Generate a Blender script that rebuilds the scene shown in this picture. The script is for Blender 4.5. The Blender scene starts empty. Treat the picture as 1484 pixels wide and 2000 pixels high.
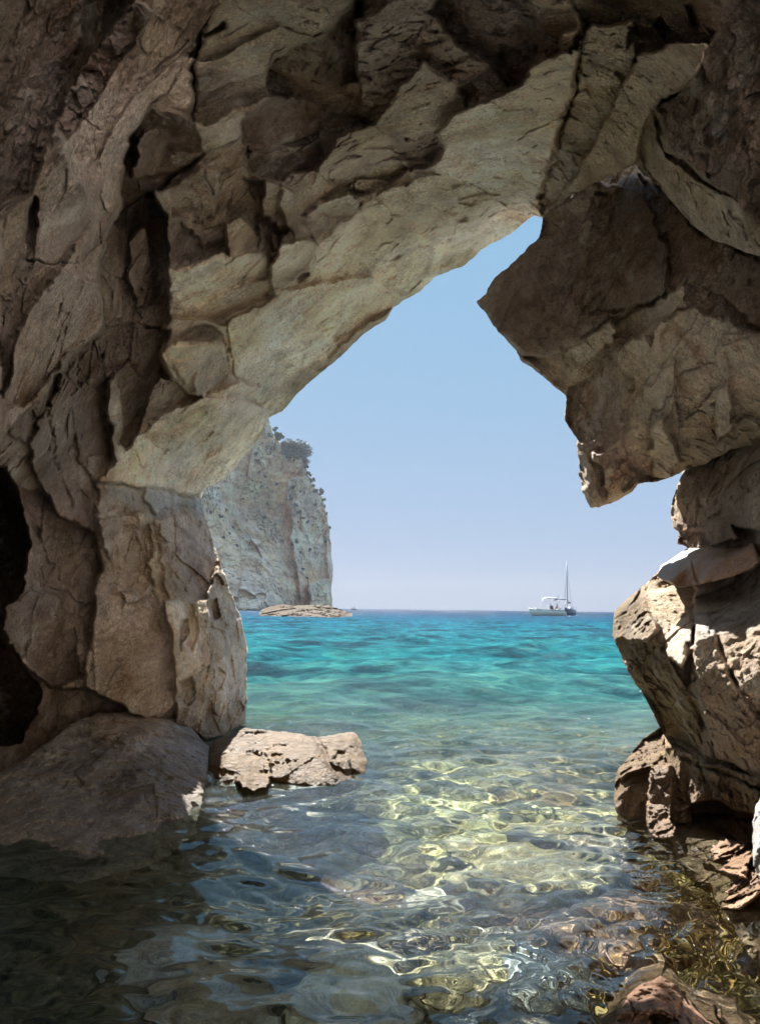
import bpy, math, random
import numpy as np

# ------------------------------------------------------------------ camera, sky, sun, exposure
sc = bpy.context.scene
COL = sc.collection
FPX, CU, CV = 1444.0, 742.0, 1000.0           # focal length and centre in photo pixels
PITCH, ROLL, CAMH = math.radians(7.46), math.radians(0.69), 1.0
cp, sp = math.cos(PITCH), math.sin(PITCH)
R0, U0, FW = np.array([1., 0, 0]), np.array([0, -sp, cp]), np.array([0, cp, sp])
RT = math.cos(ROLL) * R0 + math.sin(ROLL) * U0
UP = -math.sin(ROLL) * R0 + math.cos(ROLL) * U0
CAM = np.array([0, 0, CAMH])
cam = bpy.data.cameras.new('camera')
cam.sensor_fit = 'VERTICAL'; cam.sensor_height = 36.0; cam.lens = 36.0 * FPX / 2000.0
cam.clip_start = 0.05; cam.clip_end = 20000
co = bpy.data.objects.new('camera', cam); COL.objects.link(co)
from mathutils import Matrix, Vector
co.matrix_world = Matrix(((RT[0], UP[0], -FW[0], CAM[0]), (RT[1], UP[1], -FW[1], CAM[1]),
                          (RT[2], UP[2], -FW[2], CAM[2]), (0, 0, 0, 1)))
sc.camera = co

SUN_EL, SUN_AZ = 40.0, 11.5                    # degrees above the horizon, degrees left of straight ahead
world = bpy.data.worlds.new('World'); sc.world = world; world.use_nodes = True
wn = world.node_tree
sky = wn.nodes.new('ShaderNodeTexSky'); sky.sky_type = 'NISHITA'; sky.sun_disc = False
sky.sun_elevation = math.radians(SUN_EL); sky.sun_rotation = math.radians(-SUN_AZ)
sky.air_density = 1.0; sky.dust_density = 0.0; sky.ozone_density = 1.0
def wv(op, a, b):
    n = wn.nodes.new('ShaderNodeVectorMath'); n.operation = op
    for i, x in enumerate((a, b)):
        if hasattr(x, 'links'): wn.links.new(x, n.inputs[i])
        else: n.inputs[i].default_value = x
    return n.outputs[0]
# hazy summer sky: the bright band along the horizon is softened towards a pale lavender blue
soft = wv('MULTIPLY', wv('DIVIDE', sky.outputs[0], wv('ADD', wv('MULTIPLY', sky.outputs[0], (.7, 3.0, 3.2)), (1, 1, 1))), (.64, 3.35, 5.05))
wtc = wn.nodes.new('ShaderNodeTexCoord'); wsep = wn.nodes.new('ShaderNodeSeparateXYZ'); wn.links.new(wtc.outputs['Generated'], wsep.inputs[0])
wmr = wn.nodes.new('ShaderNodeMapRange'); wmr.interpolation_type = 'SMOOTHSTEP'; wn.links.new(wsep.outputs[2], wmr.inputs[0])
wmr.inputs[1].default_value = 0.52; wmr.inputs[2].default_value = 0.72
wmx = wn.nodes.new('ShaderNodeMixRGB'); wn.links.new(wmr.outputs[0], wmx.inputs[0]); wn.links.new(soft, wmx.inputs[1]); wn.links.new(sky.outputs[0], wmx.inputs[2])
wn.links.new(wmx.outputs[0], wn.nodes['Background'].inputs[0])
wn.nodes['Background'].inputs[1].default_value = 0.12
sl = bpy.data.lights.new('sun', 'SUN'); sl.energy = 5.0; sl.angle = math.radians(0.5); sl.color = (1.0, 0.95, 0.87)
so = bpy.data.objects.new('sun', sl); COL.objects.link(so)
so.rotation_euler = (-math.radians(90 - SUN_EL), 0, math.radians(SUN_AZ))
so.location = (0, 0, 30)
sl.cycles.is_caustics_light = True
sc.view_settings.view_transform = 'Standard'; sc.view_settings.look = 'None'
sc.view_settings.exposure = 2.08; sc.view_settings.gamma = 1.0
sc.render.engine = 'CYCLES'
cy = sc.cycles
cy.use_denoising = True
try: cy.denoiser = 'OPENIMAGEDENOISE'
except Exception: pass
cy.max_bounces = 10; cy.diffuse_bounces = 5; cy.glossy_bounces = 4; cy.transmission_bounces = 6
cy.sample_clamp_indirect = 6.0

# ------------------------------------------------------------------ helpers
def unproj(u, v, d):
    u, v, d = np.broadcast_arrays(np.asarray(u, float), np.asarray(v, float), np.asarray(d, float))
    a = ((u - CU) / FPX)[..., None]; b = ((CV - v) / FPX)[..., None]
    return CAM + d[..., None] * (FW + a * RT + b * UP)

def sea_depth(u, v):
    """camera depth at which the sight line through a photo pixel meets the still water"""
    dz = FW[2] + (u - CU) / FPX * RT[2] + (CV - v) / FPX * UP[2]
    return -CAMH / dz

_rs = np.random.RandomState(7)
_PERM = _rs.permutation(4096); _VAL = _rs.rand(4096) * 2 - 1; _V3 = _rs.rand(4096, 3)
def _hash(i, j, k, s):
    h = _PERM[(i + s * 57) & 4095]; h = _PERM[(h + j) & 4095]; return _PERM[(h + k) & 4095]

def vnoise(P, f, s=0):
    Q = P * f; I = np.floor(Q).astype(np.int64); t = Q - I; t = t * t * t * (t * (t * 6 - 15) + 10)
    i, j, k = I[..., 0], I[..., 1], I[..., 2]; x, y, z = t[..., 0], t[..., 1], t[..., 2]
    g = lambda a, b, c: _VAL[_hash(i + a, j + b, k + c, s)]
    c00 = g(0, 0, 0) * (1 - x) + g(1, 0, 0) * x; c10 = g(0, 1, 0) * (1 - x) + g(1, 1, 0) * x
    c01 = g(0, 0, 1) * (1 - x) + g(1, 0, 1) * x; c11 = g(0, 1, 1) * (1 - x) + g(1, 1, 1) * x
    return (c00 * (1 - y) + c10 * y) * (1 - z) + (c01 * (1 - y) + c11 * y) * z

def fbm(P, f, n=4, s=0, gain=0.5):
    o = 0; a = 1.0
    for q in range(n):
        o = o + a * vnoise(P, f * 2.03 ** q, s + q); a *= gain
    return o

def ridged(P, f, n=4, s=0):
    o = 0; a = 1.0
    for q in range(n):
        o = o + a * (1 - np.abs(vnoise(P, f * 2.07 ** q, s + q)) * 2); a *= 0.5
    return o / 2

def chips(P, f, s=0):
    """broken planar chips: nearest jittered cell gives a tilted little plane; also edge distance"""
    Q = P * f; I = np.floor(Q).astype(np.int64)
    b1 = np.full(Q.shape[:-1], 9.0); b2 = b1.copy(); hb = np.zeros(Q.shape[:-1]); tb = hb.copy()
    for a in (-1, 0, 1):
        for b in (-1, 0, 1):
            for c in (-1, 0, 1):
                h = _hash(I[..., 0] + a, I[..., 1] + b, I[..., 2] + c, s)
                pt = I + np.array([a, b, c]) + _V3[h]
                dv = Q - pt; dd = (dv * dv).sum(-1)
                tilt = _V3[(h * 7 + 11) & 4095] * 2 - 1
                hh = (dv * tilt).sum(-1) + _VAL[(h * 3 + 5) & 4095] * 0.5
                m = dd < b1
                b2 = np.where(m, b1, np.minimum(b2, dd)); hb = np.where(m, hh, hb); tb = np.where(m, _VAL[h], tb); b1 = np.where(m, dd, b1)
    return hb, np.sqrt(b2) - np.sqrt(b1), tb

def inpoly(u, v, poly):
    r = np.zeros(u.shape, bool); n = len(poly)
    for i in range(n):
        x0, y0 = poly[i]; x1, y1 = poly[(i + 1) % n]
        if y0 == y1: continue
        c = (y0 > v) != (y1 > v)
        r ^= c & (u < (x1 - x0) * (v - y0) / (y1 - y0) + x0)
    return r

def seg_near(u, v, poly, closed=True):
    best = np.full(u.shape, 1e12); nx = np.zeros(u.shape); ny = np.zeros(u.shape); n = len(poly)
    for i in range(n if closed else n - 1):
        x0, y0 = poly[i]; x1, y1 = poly[(i + 1) % n]; dx, dy = x1 - x0, y1 - y0
        t = np.clip(((u - x0) * dx + (v - y0) * dy) / max(dx * dx + dy * dy, 1e-9), 0, 1)
        px, py = x0 + t * dx, y0 + t * dy; dd = (u - px) ** 2 + (v - py) ** 2
        m = dd < best; best = np.where(m, dd, best); nx = np.where(m, px, nx); ny = np.where(m, py, ny)
    return np.sqrt(best), nx, ny

def blur(a, n):
    for ax in (0, 1):
        pad = [(0, 0), (0, 0)]; pad[ax] = (n, n)
        c = np.cumsum(np.pad(a, pad, mode='edge'), axis=ax)
        z = np.zeros_like(np.take(c, [0], axis=ax)); c = np.concatenate([z, c], axis=ax); w = 2 * n + 1
        hi = np.take(c, range(w, c.shape[ax]), axis=ax); lo = np.take(c, range(0, c.shape[ax] - w), axis=ax)
        a = (hi - lo) / w
    return a

def rbf_inv(ctrl, u, v):
    """smooth inverse depth through the control points (thin plate)"""
    c = np.array(ctrl, float); X = c[:, :2] / 500.0; y = 1.0 / c[:, 2]; n = len(X)
    k = lambda r2: r2 * np.log(r2 + 1e-9) * 0.5
    D = ((X[:, None] - X[None]) ** 2).sum(-1)
    A = np.zeros((n + 3, n + 3)); A[:n, :n] = k(D) + np.eye(n) * 0.01; A[:n, n] = 1; A[:n, n + 1:] = X; A[n, :n] = 1; A[n + 1:, :n] = X.T
    w = np.linalg.solve(A, np.concatenate([y, np.zeros(3)]))
    U, V = u / 500.0, v / 500.0
    o = w[n] + w[n + 1] * U + w[n + 2] * V
    for i in range(n): o = o + w[i] * k((U - X[i, 0]) ** 2 + (V - X[i, 1]) ** 2)
    return o

def mesh_np(name, V, Fq, mat, tone=None, smooth=True):
    me = bpy.data.meshes.new(name)
    nv, nf, k = len(V), len(Fq), Fq.shape[1]
    me.vertices.add(nv); me.vertices.foreach_set('co', V.astype(np.float32).ravel())
    me.loops.add(nf * k); me.loops.foreach_set('vertex_index', Fq.astype(np.int32).ravel())
    me.polygons.add(nf); me.polygons.foreach_set('loop_start', (np.arange(nf) * k).astype(np.int32))
    try: me.polygons.foreach_set('loop_total', np.full(nf, k, np.int32))
    except Exception: pass
    me.polygons.foreach_set('use_smooth', np.full(nf, smooth, bool))
    me.update(calc_edges=True); me.validate()
    if tone is not None:
        at = me.color_attributes.new('tone', 'FLOAT_COLOR', 'POINT')
        c = np.ones((nv, 4), np.float32); c[:, :tone.shape[1]] = tone; at.data.foreach_set('color', c.ravel())
    if mat: me.materials.append(mat)
    o = bpy.data.objects.new(name, me); COL.objects.link(o)
    return o

def tag(o, label=None, cat=None, group=None, kind=None):
    if label: o['label'] = label
    if cat: o['category'] = cat
    if group: o['group'] = group
    if kind: o['kind'] = kind
    return o

def axis(lo, hi, flo, fhi, fine, coarse):
    """grid line positions: fine between flo and fhi, growing outside"""
    a = list(np.arange(max(lo, flo), min(hi, fhi) + 0.01, fine))
    s = fine; x = a[0]
    while x > lo: s = min(s * 1.25, coarse); x -= s; a.insert(0, x)
    s = fine; x = a[-1]
    while x < hi: s = min(s * 1.25, coarse); x += s; a.append(x)
    return np.array(a)

# stone colours: linear albedo; the darkest also paint shade on the left wall
TONE = dict(pl=(.96, .875, .72), wh=(.97, .95, .89), br=(.46, .38, .315), tn=(.62, .535, .43), dk=(.31, .25, .215),
            rd=(.36, .22, .15), gy=(.43, .425, .42), bk=(.14, .11, .095), ol=(.46, .38, .24), pk=(.36, .265, .20), lb=(.26, .215, .155), wt=(.165, .12, .045), cl=(1.0, .755, .51), sk=(.085, .06, .036))

def sheet(name, mat, outline, ctrl, facets=(), cracks=(), step=2.0, scale=1.0, rough=1.0, base='br', warp=1.0,
          thick=60, back=0.006, inset=0.6, seed=0, chip=(1.5, 4.5), cap=None, micro=1.0):
    """a rock mass: its seen face with real depth, facet by facet, turning back round its outline"""
    ol = np.array(outline, float)
    lo = ol.min(0) - thick - 4; hi = ol.max(0) + thick + 4
    us = axis(lo[0], hi[0], -24, 1508, step, step * 9); vs = axis(lo[1], hi[1], -24, 2020, step, step * 9)
    u, v = np.meshgrid(us, vs)
    p2 = np.stack([u, v, np.full(u.shape, seed * 13.7)], -1)
    wu = (7 * vnoise(p2, 1 / 46, 1) + 3.5 * vnoise(p2, 1 / 15, 2) + 1.6 * vnoise(p2, 1 / 6, 3)) * warp
    wv = (7 * vnoise(p2, 1 / 46, 4) + 3.5 * vnoise(p2, 1 / 15, 5) + 1.6 * vnoise(p2, 1 / 6, 6)) * warp
    k = 0.45
    U, V = u + wu * k, v + wv * k
    ins = inpoly(U, V, outline)
    dist, nx, ny = seg_near(U, V, outline)
    sd = np.where(ins, -dist, dist)
    keep = sd < thick
    # outside: slide the vertex back onto the outline, a bit inward
    out = sd > 0
    dx, dy = np.where(out, nx - U, 0), np.where(out, ny - V, 0)
    uu = u + dx * (1 + inset); vv = v + dy * (1 + inset)
    d = 1.0 / np.clip(rbf_inv(ctrl, np.clip(u + dx, ol[:, 0].min(), ol[:, 0].max()), np.clip(v + dy, ol[:, 1].min(), ol[:, 1].max())), 1e-5, None)
    rg = np.full(u.shape, rough); tone = np.empty(u.shape + (3,)); tone[:] = TONE[base]
    lab = np.zeros(u.shape, int)
    FU, FV = u + dx + wu, v + dy + wv
    off = np.zeros(u.shape)
    for i, f in enumerate(facets):
        poly, of, tu, tv, tn = f[:5]; ro = f[5] if len(f) > 5 else 1.0
        pa = np.array(poly, float)
        bb = (FU > pa[:, 0].min()) & (FU < pa[:, 0].max()) & (FV > pa[:, 1].min()) & (FV < pa[:, 1].max())
        ii = np.nonzero(bb); m = inpoly(FU[ii], FV[ii], poly); ii = (ii[0][m], ii[1][m])
        c = pa.mean(0)
        off[ii] = -of + tu * (FU[ii] - c[0]) / 100 + tv * (FV[ii] - c[1]) / 100
        rg[ii] = ro * rough; lab[ii] = i + 1
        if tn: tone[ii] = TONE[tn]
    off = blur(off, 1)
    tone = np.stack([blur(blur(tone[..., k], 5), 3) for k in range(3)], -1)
    edge = np.zeros(u.shape); edge[:-1] += lab[:-1] != lab[1:]; edge[:, :-1] += lab[:, :-1] != lab[:, 1:]
    edge = blur(np.clip(edge, 0, 1), 1)
    d = d + off * scale
    P = unproj(uu, vv, d); Ps = P / scale
    gate = np.clip(vnoise(Ps, 1.3, 40 + seed) * 2 + 0.5, 0, 1)
    disp = edge * 0.014 * gate
    bn = np.array([-.78, .15, .61]); qn = Ps @ bn                       # bedding runs up to the right
    Pb = Ps + (qn * .55)[..., None] * bn - .35 * (Ps - qn[..., None] * bn)
    h1, e1, t1 = chips(Pb + 0.10 * fbm(Ps, 2.0, 2, 20)[..., None], chip[0] * 1.3, 3 + seed)
    h2, e2, t2 = chips(Pb + 0.04 * fbm(Ps, 5.0, 2, 21)[..., None], chip[1] * 1.3, 5 + seed)
    h3, e3, t3 = chips(Ps + 0.02 * fbm(Ps, 11.0, 2, 22)[..., None], chip[1] * 3.2, 6 + seed)
    big = fbm(Ps, 0.8, 3, 50 + seed)
    zone = np.clip(fbm(Ps, 1.1, 3, 60 + seed) * 1.2 + 0.5, 0.05, 1.3)
    zone2 = np.clip(fbm(Ps, 1.7, 3, 63 + seed) * 1.6 + 0.45, 0.0, 1.4)
    zone3 = np.clip(fbm(Ps, 2.3, 3, 66 + seed) * 1.8 + 0.4, 0.0, 1.4)
    lay = qn * 2.6 + .55 * fbm(Ps, 1.4, 4, 55 + seed); saw = lay - np.floor(lay)
    lay2 = qn * 9.0 + .5 * fbm(Ps, 3.1, 4, 57 + seed); saw2 = lay2 - np.floor(lay2)
    disp = disp + rg * (0.075 * h1 * zone + 0.040 * h2 * zone2 + 0.024 * h3 * zone3 + 0.05 * big)
    disp = disp - rg * (0.045 * (saw - .5) * np.clip(zone2 - .25, 0, 1) + 0.009 * (saw2 - .5) * zone3)
    disp = disp + rg * 0.006 * np.exp(-e1 / 0.03) * zone
    fine = fbm(Ps, 8, 5, 70 + seed, 0.6); rdg = ridged(Ps, 3.4, 5, 80 + seed)
    disp = disp + micro * (0.45 + 0.55 * np.clip(rg, 0, 1.5)) * (0.022 * fine + 0.026 * (rdg - .5))
    for c in cracks:
        pl, w, dep = c
        pl = np.array(pl, float)
        bb = (FU > pl[:, 0].min() - 5 * w) & (FU < pl[:, 0].max() + 5 * w) & (FV > pl[:, 1].min() - 5 * w) & (FV < pl[:, 1].max() + 5 * w)
        ii = np.nonzero(bb); q, _, _ = seg_near(FU[ii], FV[ii], pl, False)
        disp[ii] += dep * np.exp(-(q / w) ** 2) * (0.7 + 0.5 * vnoise(p2[ii], 1 / 30, 9))
    fade = np.clip(1 - np.maximum(sd, 0) / 12, 0, 1)
    d = d + disp * scale * fade + np.maximum(sd, 0) * back * scale
    # round the brow a little where the rock turns away
    rim = np.clip(1 + sd / 14, 0, 1) ** 2
    d = d + rim * 0.05 * scale
    V3 = unproj(uu, vv, d)
    tv_ = 1 + 0.13 * t1 * zone + 0.08 * t2
    tone = tone * (tv_ + 0.05 * t3 * zone3)[..., None]
    idx = np.arange(u.size).reshape(u.shape)
    q = np.stack([idx[:-1, :-1], idx[1:, :-1], idx[1:, 1:], idx[:-1, 1:]], -1).reshape(-1, 4)
    q = q[keep.ravel()[q].all(1)]
    used = np.zeros(u.size, bool); used[q.ravel()] = True
    re = np.cumsum(used) - 1
    o = mesh_np(name, V3.reshape(-1, 3)[used], re[q], mat, np.clip(tone.reshape(-1, 3)[used], 0, 1))
    return o

# ------------------------------------------------------------------ materials
def nodes(name):
    m = bpy.data.materials.new(name); m.use_nodes = True
    return m, m.node_tree, m.node_tree.nodes['Principled BSDF'], lambda t: m.node_tree.nodes.new('ShaderNode' + t)

def noise(nt, N, scale, detail=6, rough=0.6, vec=None, dist=0.0):
    n = N('TexNoise'); n.inputs['Scale'].default_value = scale; n.inputs['Detail'].default_value = detail
    n.inputs['Roughness'].default_value = rough; n.inputs['Distortion'].default_value = dist
    if vec: nt.links.new(vec, n.inputs['Vector'])
    return n.outputs['Fac']

def ramp(nt, N, fac, stops):
    r = N('ValToRGB'); e = r.color_ramp.elements
    while len(e) < len(stops): e.new(0.5)
    for k, (p, c) in zip(e, stops):
        k.position = p; k.color = (c[0], c[1], c[2], 1) if hasattr(c, '__len__') else (c, c, c, 1)
    nt.links.new(fac, r.inputs[0]); return r.outputs[0]

def mixc(nt, N, mode, fac, a, b):
    m = N('MixRGB'); m.blend_type = mode
    for i, x in enumerate((fac, a, b)):
        if hasattr(x, 'links'): nt.links.new(x, m.inputs[i])
        elif hasattr(x, '__len__'): m.inputs[i].default_value = (*x, 1)
        else: m.inputs[i].default_value = x
    return m.outputs[0]

def math_(nt, N, op, a, b=None, clamp=False):
    m = N('Math'); m.operation = op; m.use_clamp = clamp
    for i, x in enumerate((a, b)):
        if x is None: continue
        if hasattr(x, 'links'): nt.links.new(x, m.inputs[i])
        else: m.inputs[i].default_value = x
    return m.outputs[0]

def maprange(nt, N, x, a, b, c=0.0, d=1.0):
    m = N('MapRange'); nt.links.new(x, m.inputs[0])
    for i, q in enumerate((a, b, c, d)): m.inputs[i + 1].default_value = q
    return m.outputs[0]

def plain(name, col, rough=.5, metal=0.0):
    m, nt, b, N = nodes(name)
    tc = N('TexCoord'); f = noise(nt, N, 6, 5, .6, tc.outputs['Object'])
    nt.links.new(mixc(nt, N, 'MULTIPLY', 1.0, col, ramp(nt, N, f, [(.3, .82), (.7, 1.08)])), b.inputs['Base Color'])
    b.inputs['Roughness'].default_value = rough; b.inputs['Metallic'].default_value = metal
    return m

def rock_material(name, scale=1.0, bump=0.9, wet_z=None, algae=None, stain=True, strata=False, specks=0.75):
    m, nt, b, N = nodes(name)
    tc = N('TexCoord'); geo = N('NewGeometry')
    mp = N('Mapping'); mp.inputs['Scale'].default_value = (1 / scale,) * 3
    nt.links.new(geo.outputs['Position'], mp.inputs[0]); vec = mp.outputs[0]
    at = N('Attribute'); at.attribute_name = 'tone'
    big = noise(nt, N, 1.3, 6, 0.62, vec, 0.4); mid = noise(nt, N, 6.5, 8, 0.68, vec, 0.3); fin = noise(nt, N, 45, 6, 0.7, vec)
    hue = noise(nt, N, .75, 5, .6, vec, .5)
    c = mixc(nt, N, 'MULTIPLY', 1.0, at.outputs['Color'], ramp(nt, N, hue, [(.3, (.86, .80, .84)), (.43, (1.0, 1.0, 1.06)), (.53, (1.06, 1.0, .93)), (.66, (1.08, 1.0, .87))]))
    c = mixc(nt, N, 'MULTIPLY', 1.0, c, ramp(nt, N, big, [(.3, (.74, .70, .68)), (.5, (1, 1, 1)), (.7, (1.16, 1.14, 1.08))]))
    c = mixc(nt, N, 'MULTIPLY', 1.0, c, ramp(nt, N, mid, [(.3, (.66, .63, .62)), (.5, (1, .99, .98)), (.7, (1.22, 1.2, 1.16))]))
    spz = maprange(nt, N, noise(nt, N, 2.1, 5, .6, vec, .3), .38, .64, .25, 1.0)
    c = mixc(nt, N, 'MULTIPLY', math_(nt, N, 'MULTIPLY', spz, specks), c, ramp(nt, N, fin, [(.36, .5), (.5, 1.0), (.64, 1.4)]))
    spk = noise(nt, N, 95, 3, .75, vec)
    c = mixc(nt, N, 'MULTIPLY', math_(nt, N, 'MULTIPLY', spz, specks), c, ramp(nt, N, spk, [(.36, .5), (.48, 1.0), (.62, 1.35)]))
    # rusty brown staining and pale crusts with their own outlines
    if stain:
        s1 = noise(nt, N, 2.6, 9, 0.66, vec, 0.9)
        c = mixc(nt, N, 'MULTIPLY', maprange(nt, N, s1, .54, .66), c, (.72, .61, .54))
        s2 = noise(nt, N, 3.4, 10, 0.7, vec, 0.2)
        c = mixc(nt, N, 'MIX', math_(nt, N, 'MULTIPLY', maprange(nt, N, s2, .56, .68), 0.6), c, (.66, .62, .55))
    if strata:
        mv = N('Mapping'); mv.inputs['Scale'].default_value = (.22, .22, .014); nt.links.new(geo.outputs['Position'], mv.inputs[0])
        mh = N('Mapping'); mh.inputs['Scale'].default_value = (.012, .012, .5); nt.links.new(geo.outputs['Position'], mh.inputs[0])
        v1 = noise(nt, N, 1.0, 7, .65, mv.outputs[0], .4); h1 = noise(nt, N, 1.0, 5, .6, mh.outputs[0], .6)
        c = mixc(nt, N, 'MULTIPLY', 1.0, c, ramp(nt, N, v1, [(.3, (.82, .74, .68)), (.45, (1.0, .97, .94)), (.7, (1.2, 1.15, 1.05))]))
        c = mixc(nt, N, 'MULTIPLY', .5, c, ramp(nt, N, h1, [(.35, (.7, .62, .56)), (.5, (1, 1, 1)), (.65, (1.12, 1.1, 1.05))]))
        spots = noise(nt, N, .55, 6, .7, geo.outputs['Position'], .2); zone_ = noise(nt, N, .05, 3, .5, geo.outputs['Position'])
        c = mixc(nt, N, 'MIX', math_(nt, N, 'MULTIPLY', maprange(nt, N, math_(nt, N, 'ADD', spots, math_(nt, N, 'MULTIPLY', zone_, .6)), .90, .97), .85), c, (.11, .12, .075))
    b.inputs['Roughness'].default_value = 0.85
    b.inputs['Specular IOR Level'].default_value = 0.08
    if wet_z is not None:
        sep = N('SeparateXYZ'); nt.links.new(geo.outputs['Position'], sep.inputs[0])
        zz = math_(nt, N, 'ADD', sep.outputs[2], math_(nt, N, 'MULTIPLY', math_(nt, N, 'SUBTRACT', mid, 0.5), wet_z * 1.6))
        wet = maprange(nt, N, zz, wet_z * 1.15, wet_z * 0.6)
        c = mixc(nt, N, 'MULTIPLY', math_(nt, N, 'MULTIPLY', wet, 0.75), c, algae or (.62, .5, .4))
        nt.links.new(maprange(nt, N, wet, 0, 1, 0.85, 0.45), b.inputs['Roughness'])
        nt.links.new(maprange(nt, N, wet, 0, 1, 0.08, 0.14), b.inputs['Specular IOR Level'])
    nt.links.new(c, b.inputs['Base Color'])
    h = math_(nt, N, 'ADD', math_(nt, N, 'MULTIPLY', mid, 1.0), math_(nt, N, 'MULTIPLY', fin, 0.4))
    h = math_(nt, N, 'ADD', h, math_(nt, N, 'MULTIPLY', noise(nt, N, 17, 8, 0.7, vec, 0.5), 0.5))
    bp = N('Bump'); bp.inputs['Strength'].default_value = bump; bp.inputs['Distance'].default_value = 0.06 * scale
    nt.links.new(maprange(nt, N, hue, .35, .65, bump * .55, bump * 1.5), bp.inputs['Strength'])
    nt.links.new(h, bp.inputs['Height']); nt.links.new(bp.outputs[0], b.inputs['Normal'])
    return m

M_CAVE = rock_material('cave_limestone', wet_z=0.32, algae=(.38, .31, .25))
M_SHORE = rock_material('shore_limestone', wet_z=0.28, algae=(.6, .42, .28), stain=False)
M_GREY = rock_material('grey_boulder_stone', wet_z=0.3, algae=(.42, .35, .3))
M_STACK = rock_material('stacked_limestone')
M_CLIFF = rock_material('cliff_limestone', scale=14, bump=0.7, strata=True, specks=.3, stain=False)
M_SKERRY = rock_material('skerry_stone', scale=4, stain=False)

# ------------------------------------------------------------------ the cave: left wall, ceiling, arch band, left pillar
sd_ = lambda u, v: float(sea_depth(u, v))
cave_outline = [(-500, -380), (1900, -380), (1900, 600), (1800, 560), (1484, 500), (1390, 470), (1350, 440), (1290, 370), (1240, 322), (1165, 357),
    (1110, 387), (1062, 430), (1052, 428), (1045, 424), (1034, 428), (1000, 456), (940, 486), (900, 521), (850, 541), (820, 571), (770, 600), (752, 630),
    (720, 648), (700, 666), (640, 716), (590, 762), (560, 792), (540, 812), (524, 818), (514, 850), (480, 886), (440, 936), (400, 957), (393, 968), (398, 1000),
    (412, 1040), (425, 1085), (440, 1130), (456, 1175), (475, 1220), (484, 1260), (483, 1350), (480, 1412), (442, 1430), (402, 1444),
    (380, 1520), (200, 1560), (-100, 1640), (-500, 1700)]
cave_ctrl = [(-700, 600, 1.2), (-700, -900, 1.1), (-700, 1700, 1.3), (-300, 300, 1.8), (-300, 900, 2.0), (-300, 1500, 2.3), (0, 100, 2.2), (0, 600, 2.5), (0, 850, 2.7),
    (300, -900, 1.5), (742, -900, 1.6), (1200, -900, 1.6), (2100, -900, 1.2), (300, -300, 2.1), (742, -300, 2.2), (1200, -300, 2.2), (1700, -200, 1.7), (2100, 300, 1.4),
    (400, 50, 2.7), (742, 50, 2.8), (1000, 50, 2.9), (1300, 50, 2.8), (1484, 100, 2.5), (1484, 400, 2.8), (1350, 330, 3.2),
    (200, 400, 3.0), (400, 350, 3.3), (600, 330, 3.7), (800, 250, 3.6), (1000, 250, 3.8), (1060, 410, 4.9), (1112, 388, 4.2), (1150, 300, 3.9), (1250, 150, 3.2), (1400, 200, 2.8),
    (270, 550, 3.7), (240, 700, 3.9), (430, 500, 3.9), (450, 600, 4.3), (580, 500, 4.4), (680, 400, 4.4),
    (525, 815, 6.1), (640, 715, 6.1), (770, 600, 5.9), (850, 540, 5.8), (940, 485, 5.6), (1040, 430, 5.2),
    (480, 690, 5.0), (600, 600, 5.1), (750, 470, 4.9), (900, 400, 4.7),
    (260, 880, 4.8), (390, 780, 4.9), (300, 950, 5.2), (500, 850, 6.0), (400, 960, 6.0),
    (120, 800, 3.8), (60, 950, 4.1), (150, 1000, 4.3), (120, 1200, 4.4), (40, 1400, 4.0),
    (300, 1010, 5.0), (390, 1010, 5.9), (210, 1100, 4.7), (260, 1200, 4.8), (440, 1200, 5.8), (480, 1300, 6.2), (390, 1290, 5.05), (350, 1200, 5.0), (400, 1440, 5.35), (340, 1410, 5.15), (470, 1410, 6.1)]
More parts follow.
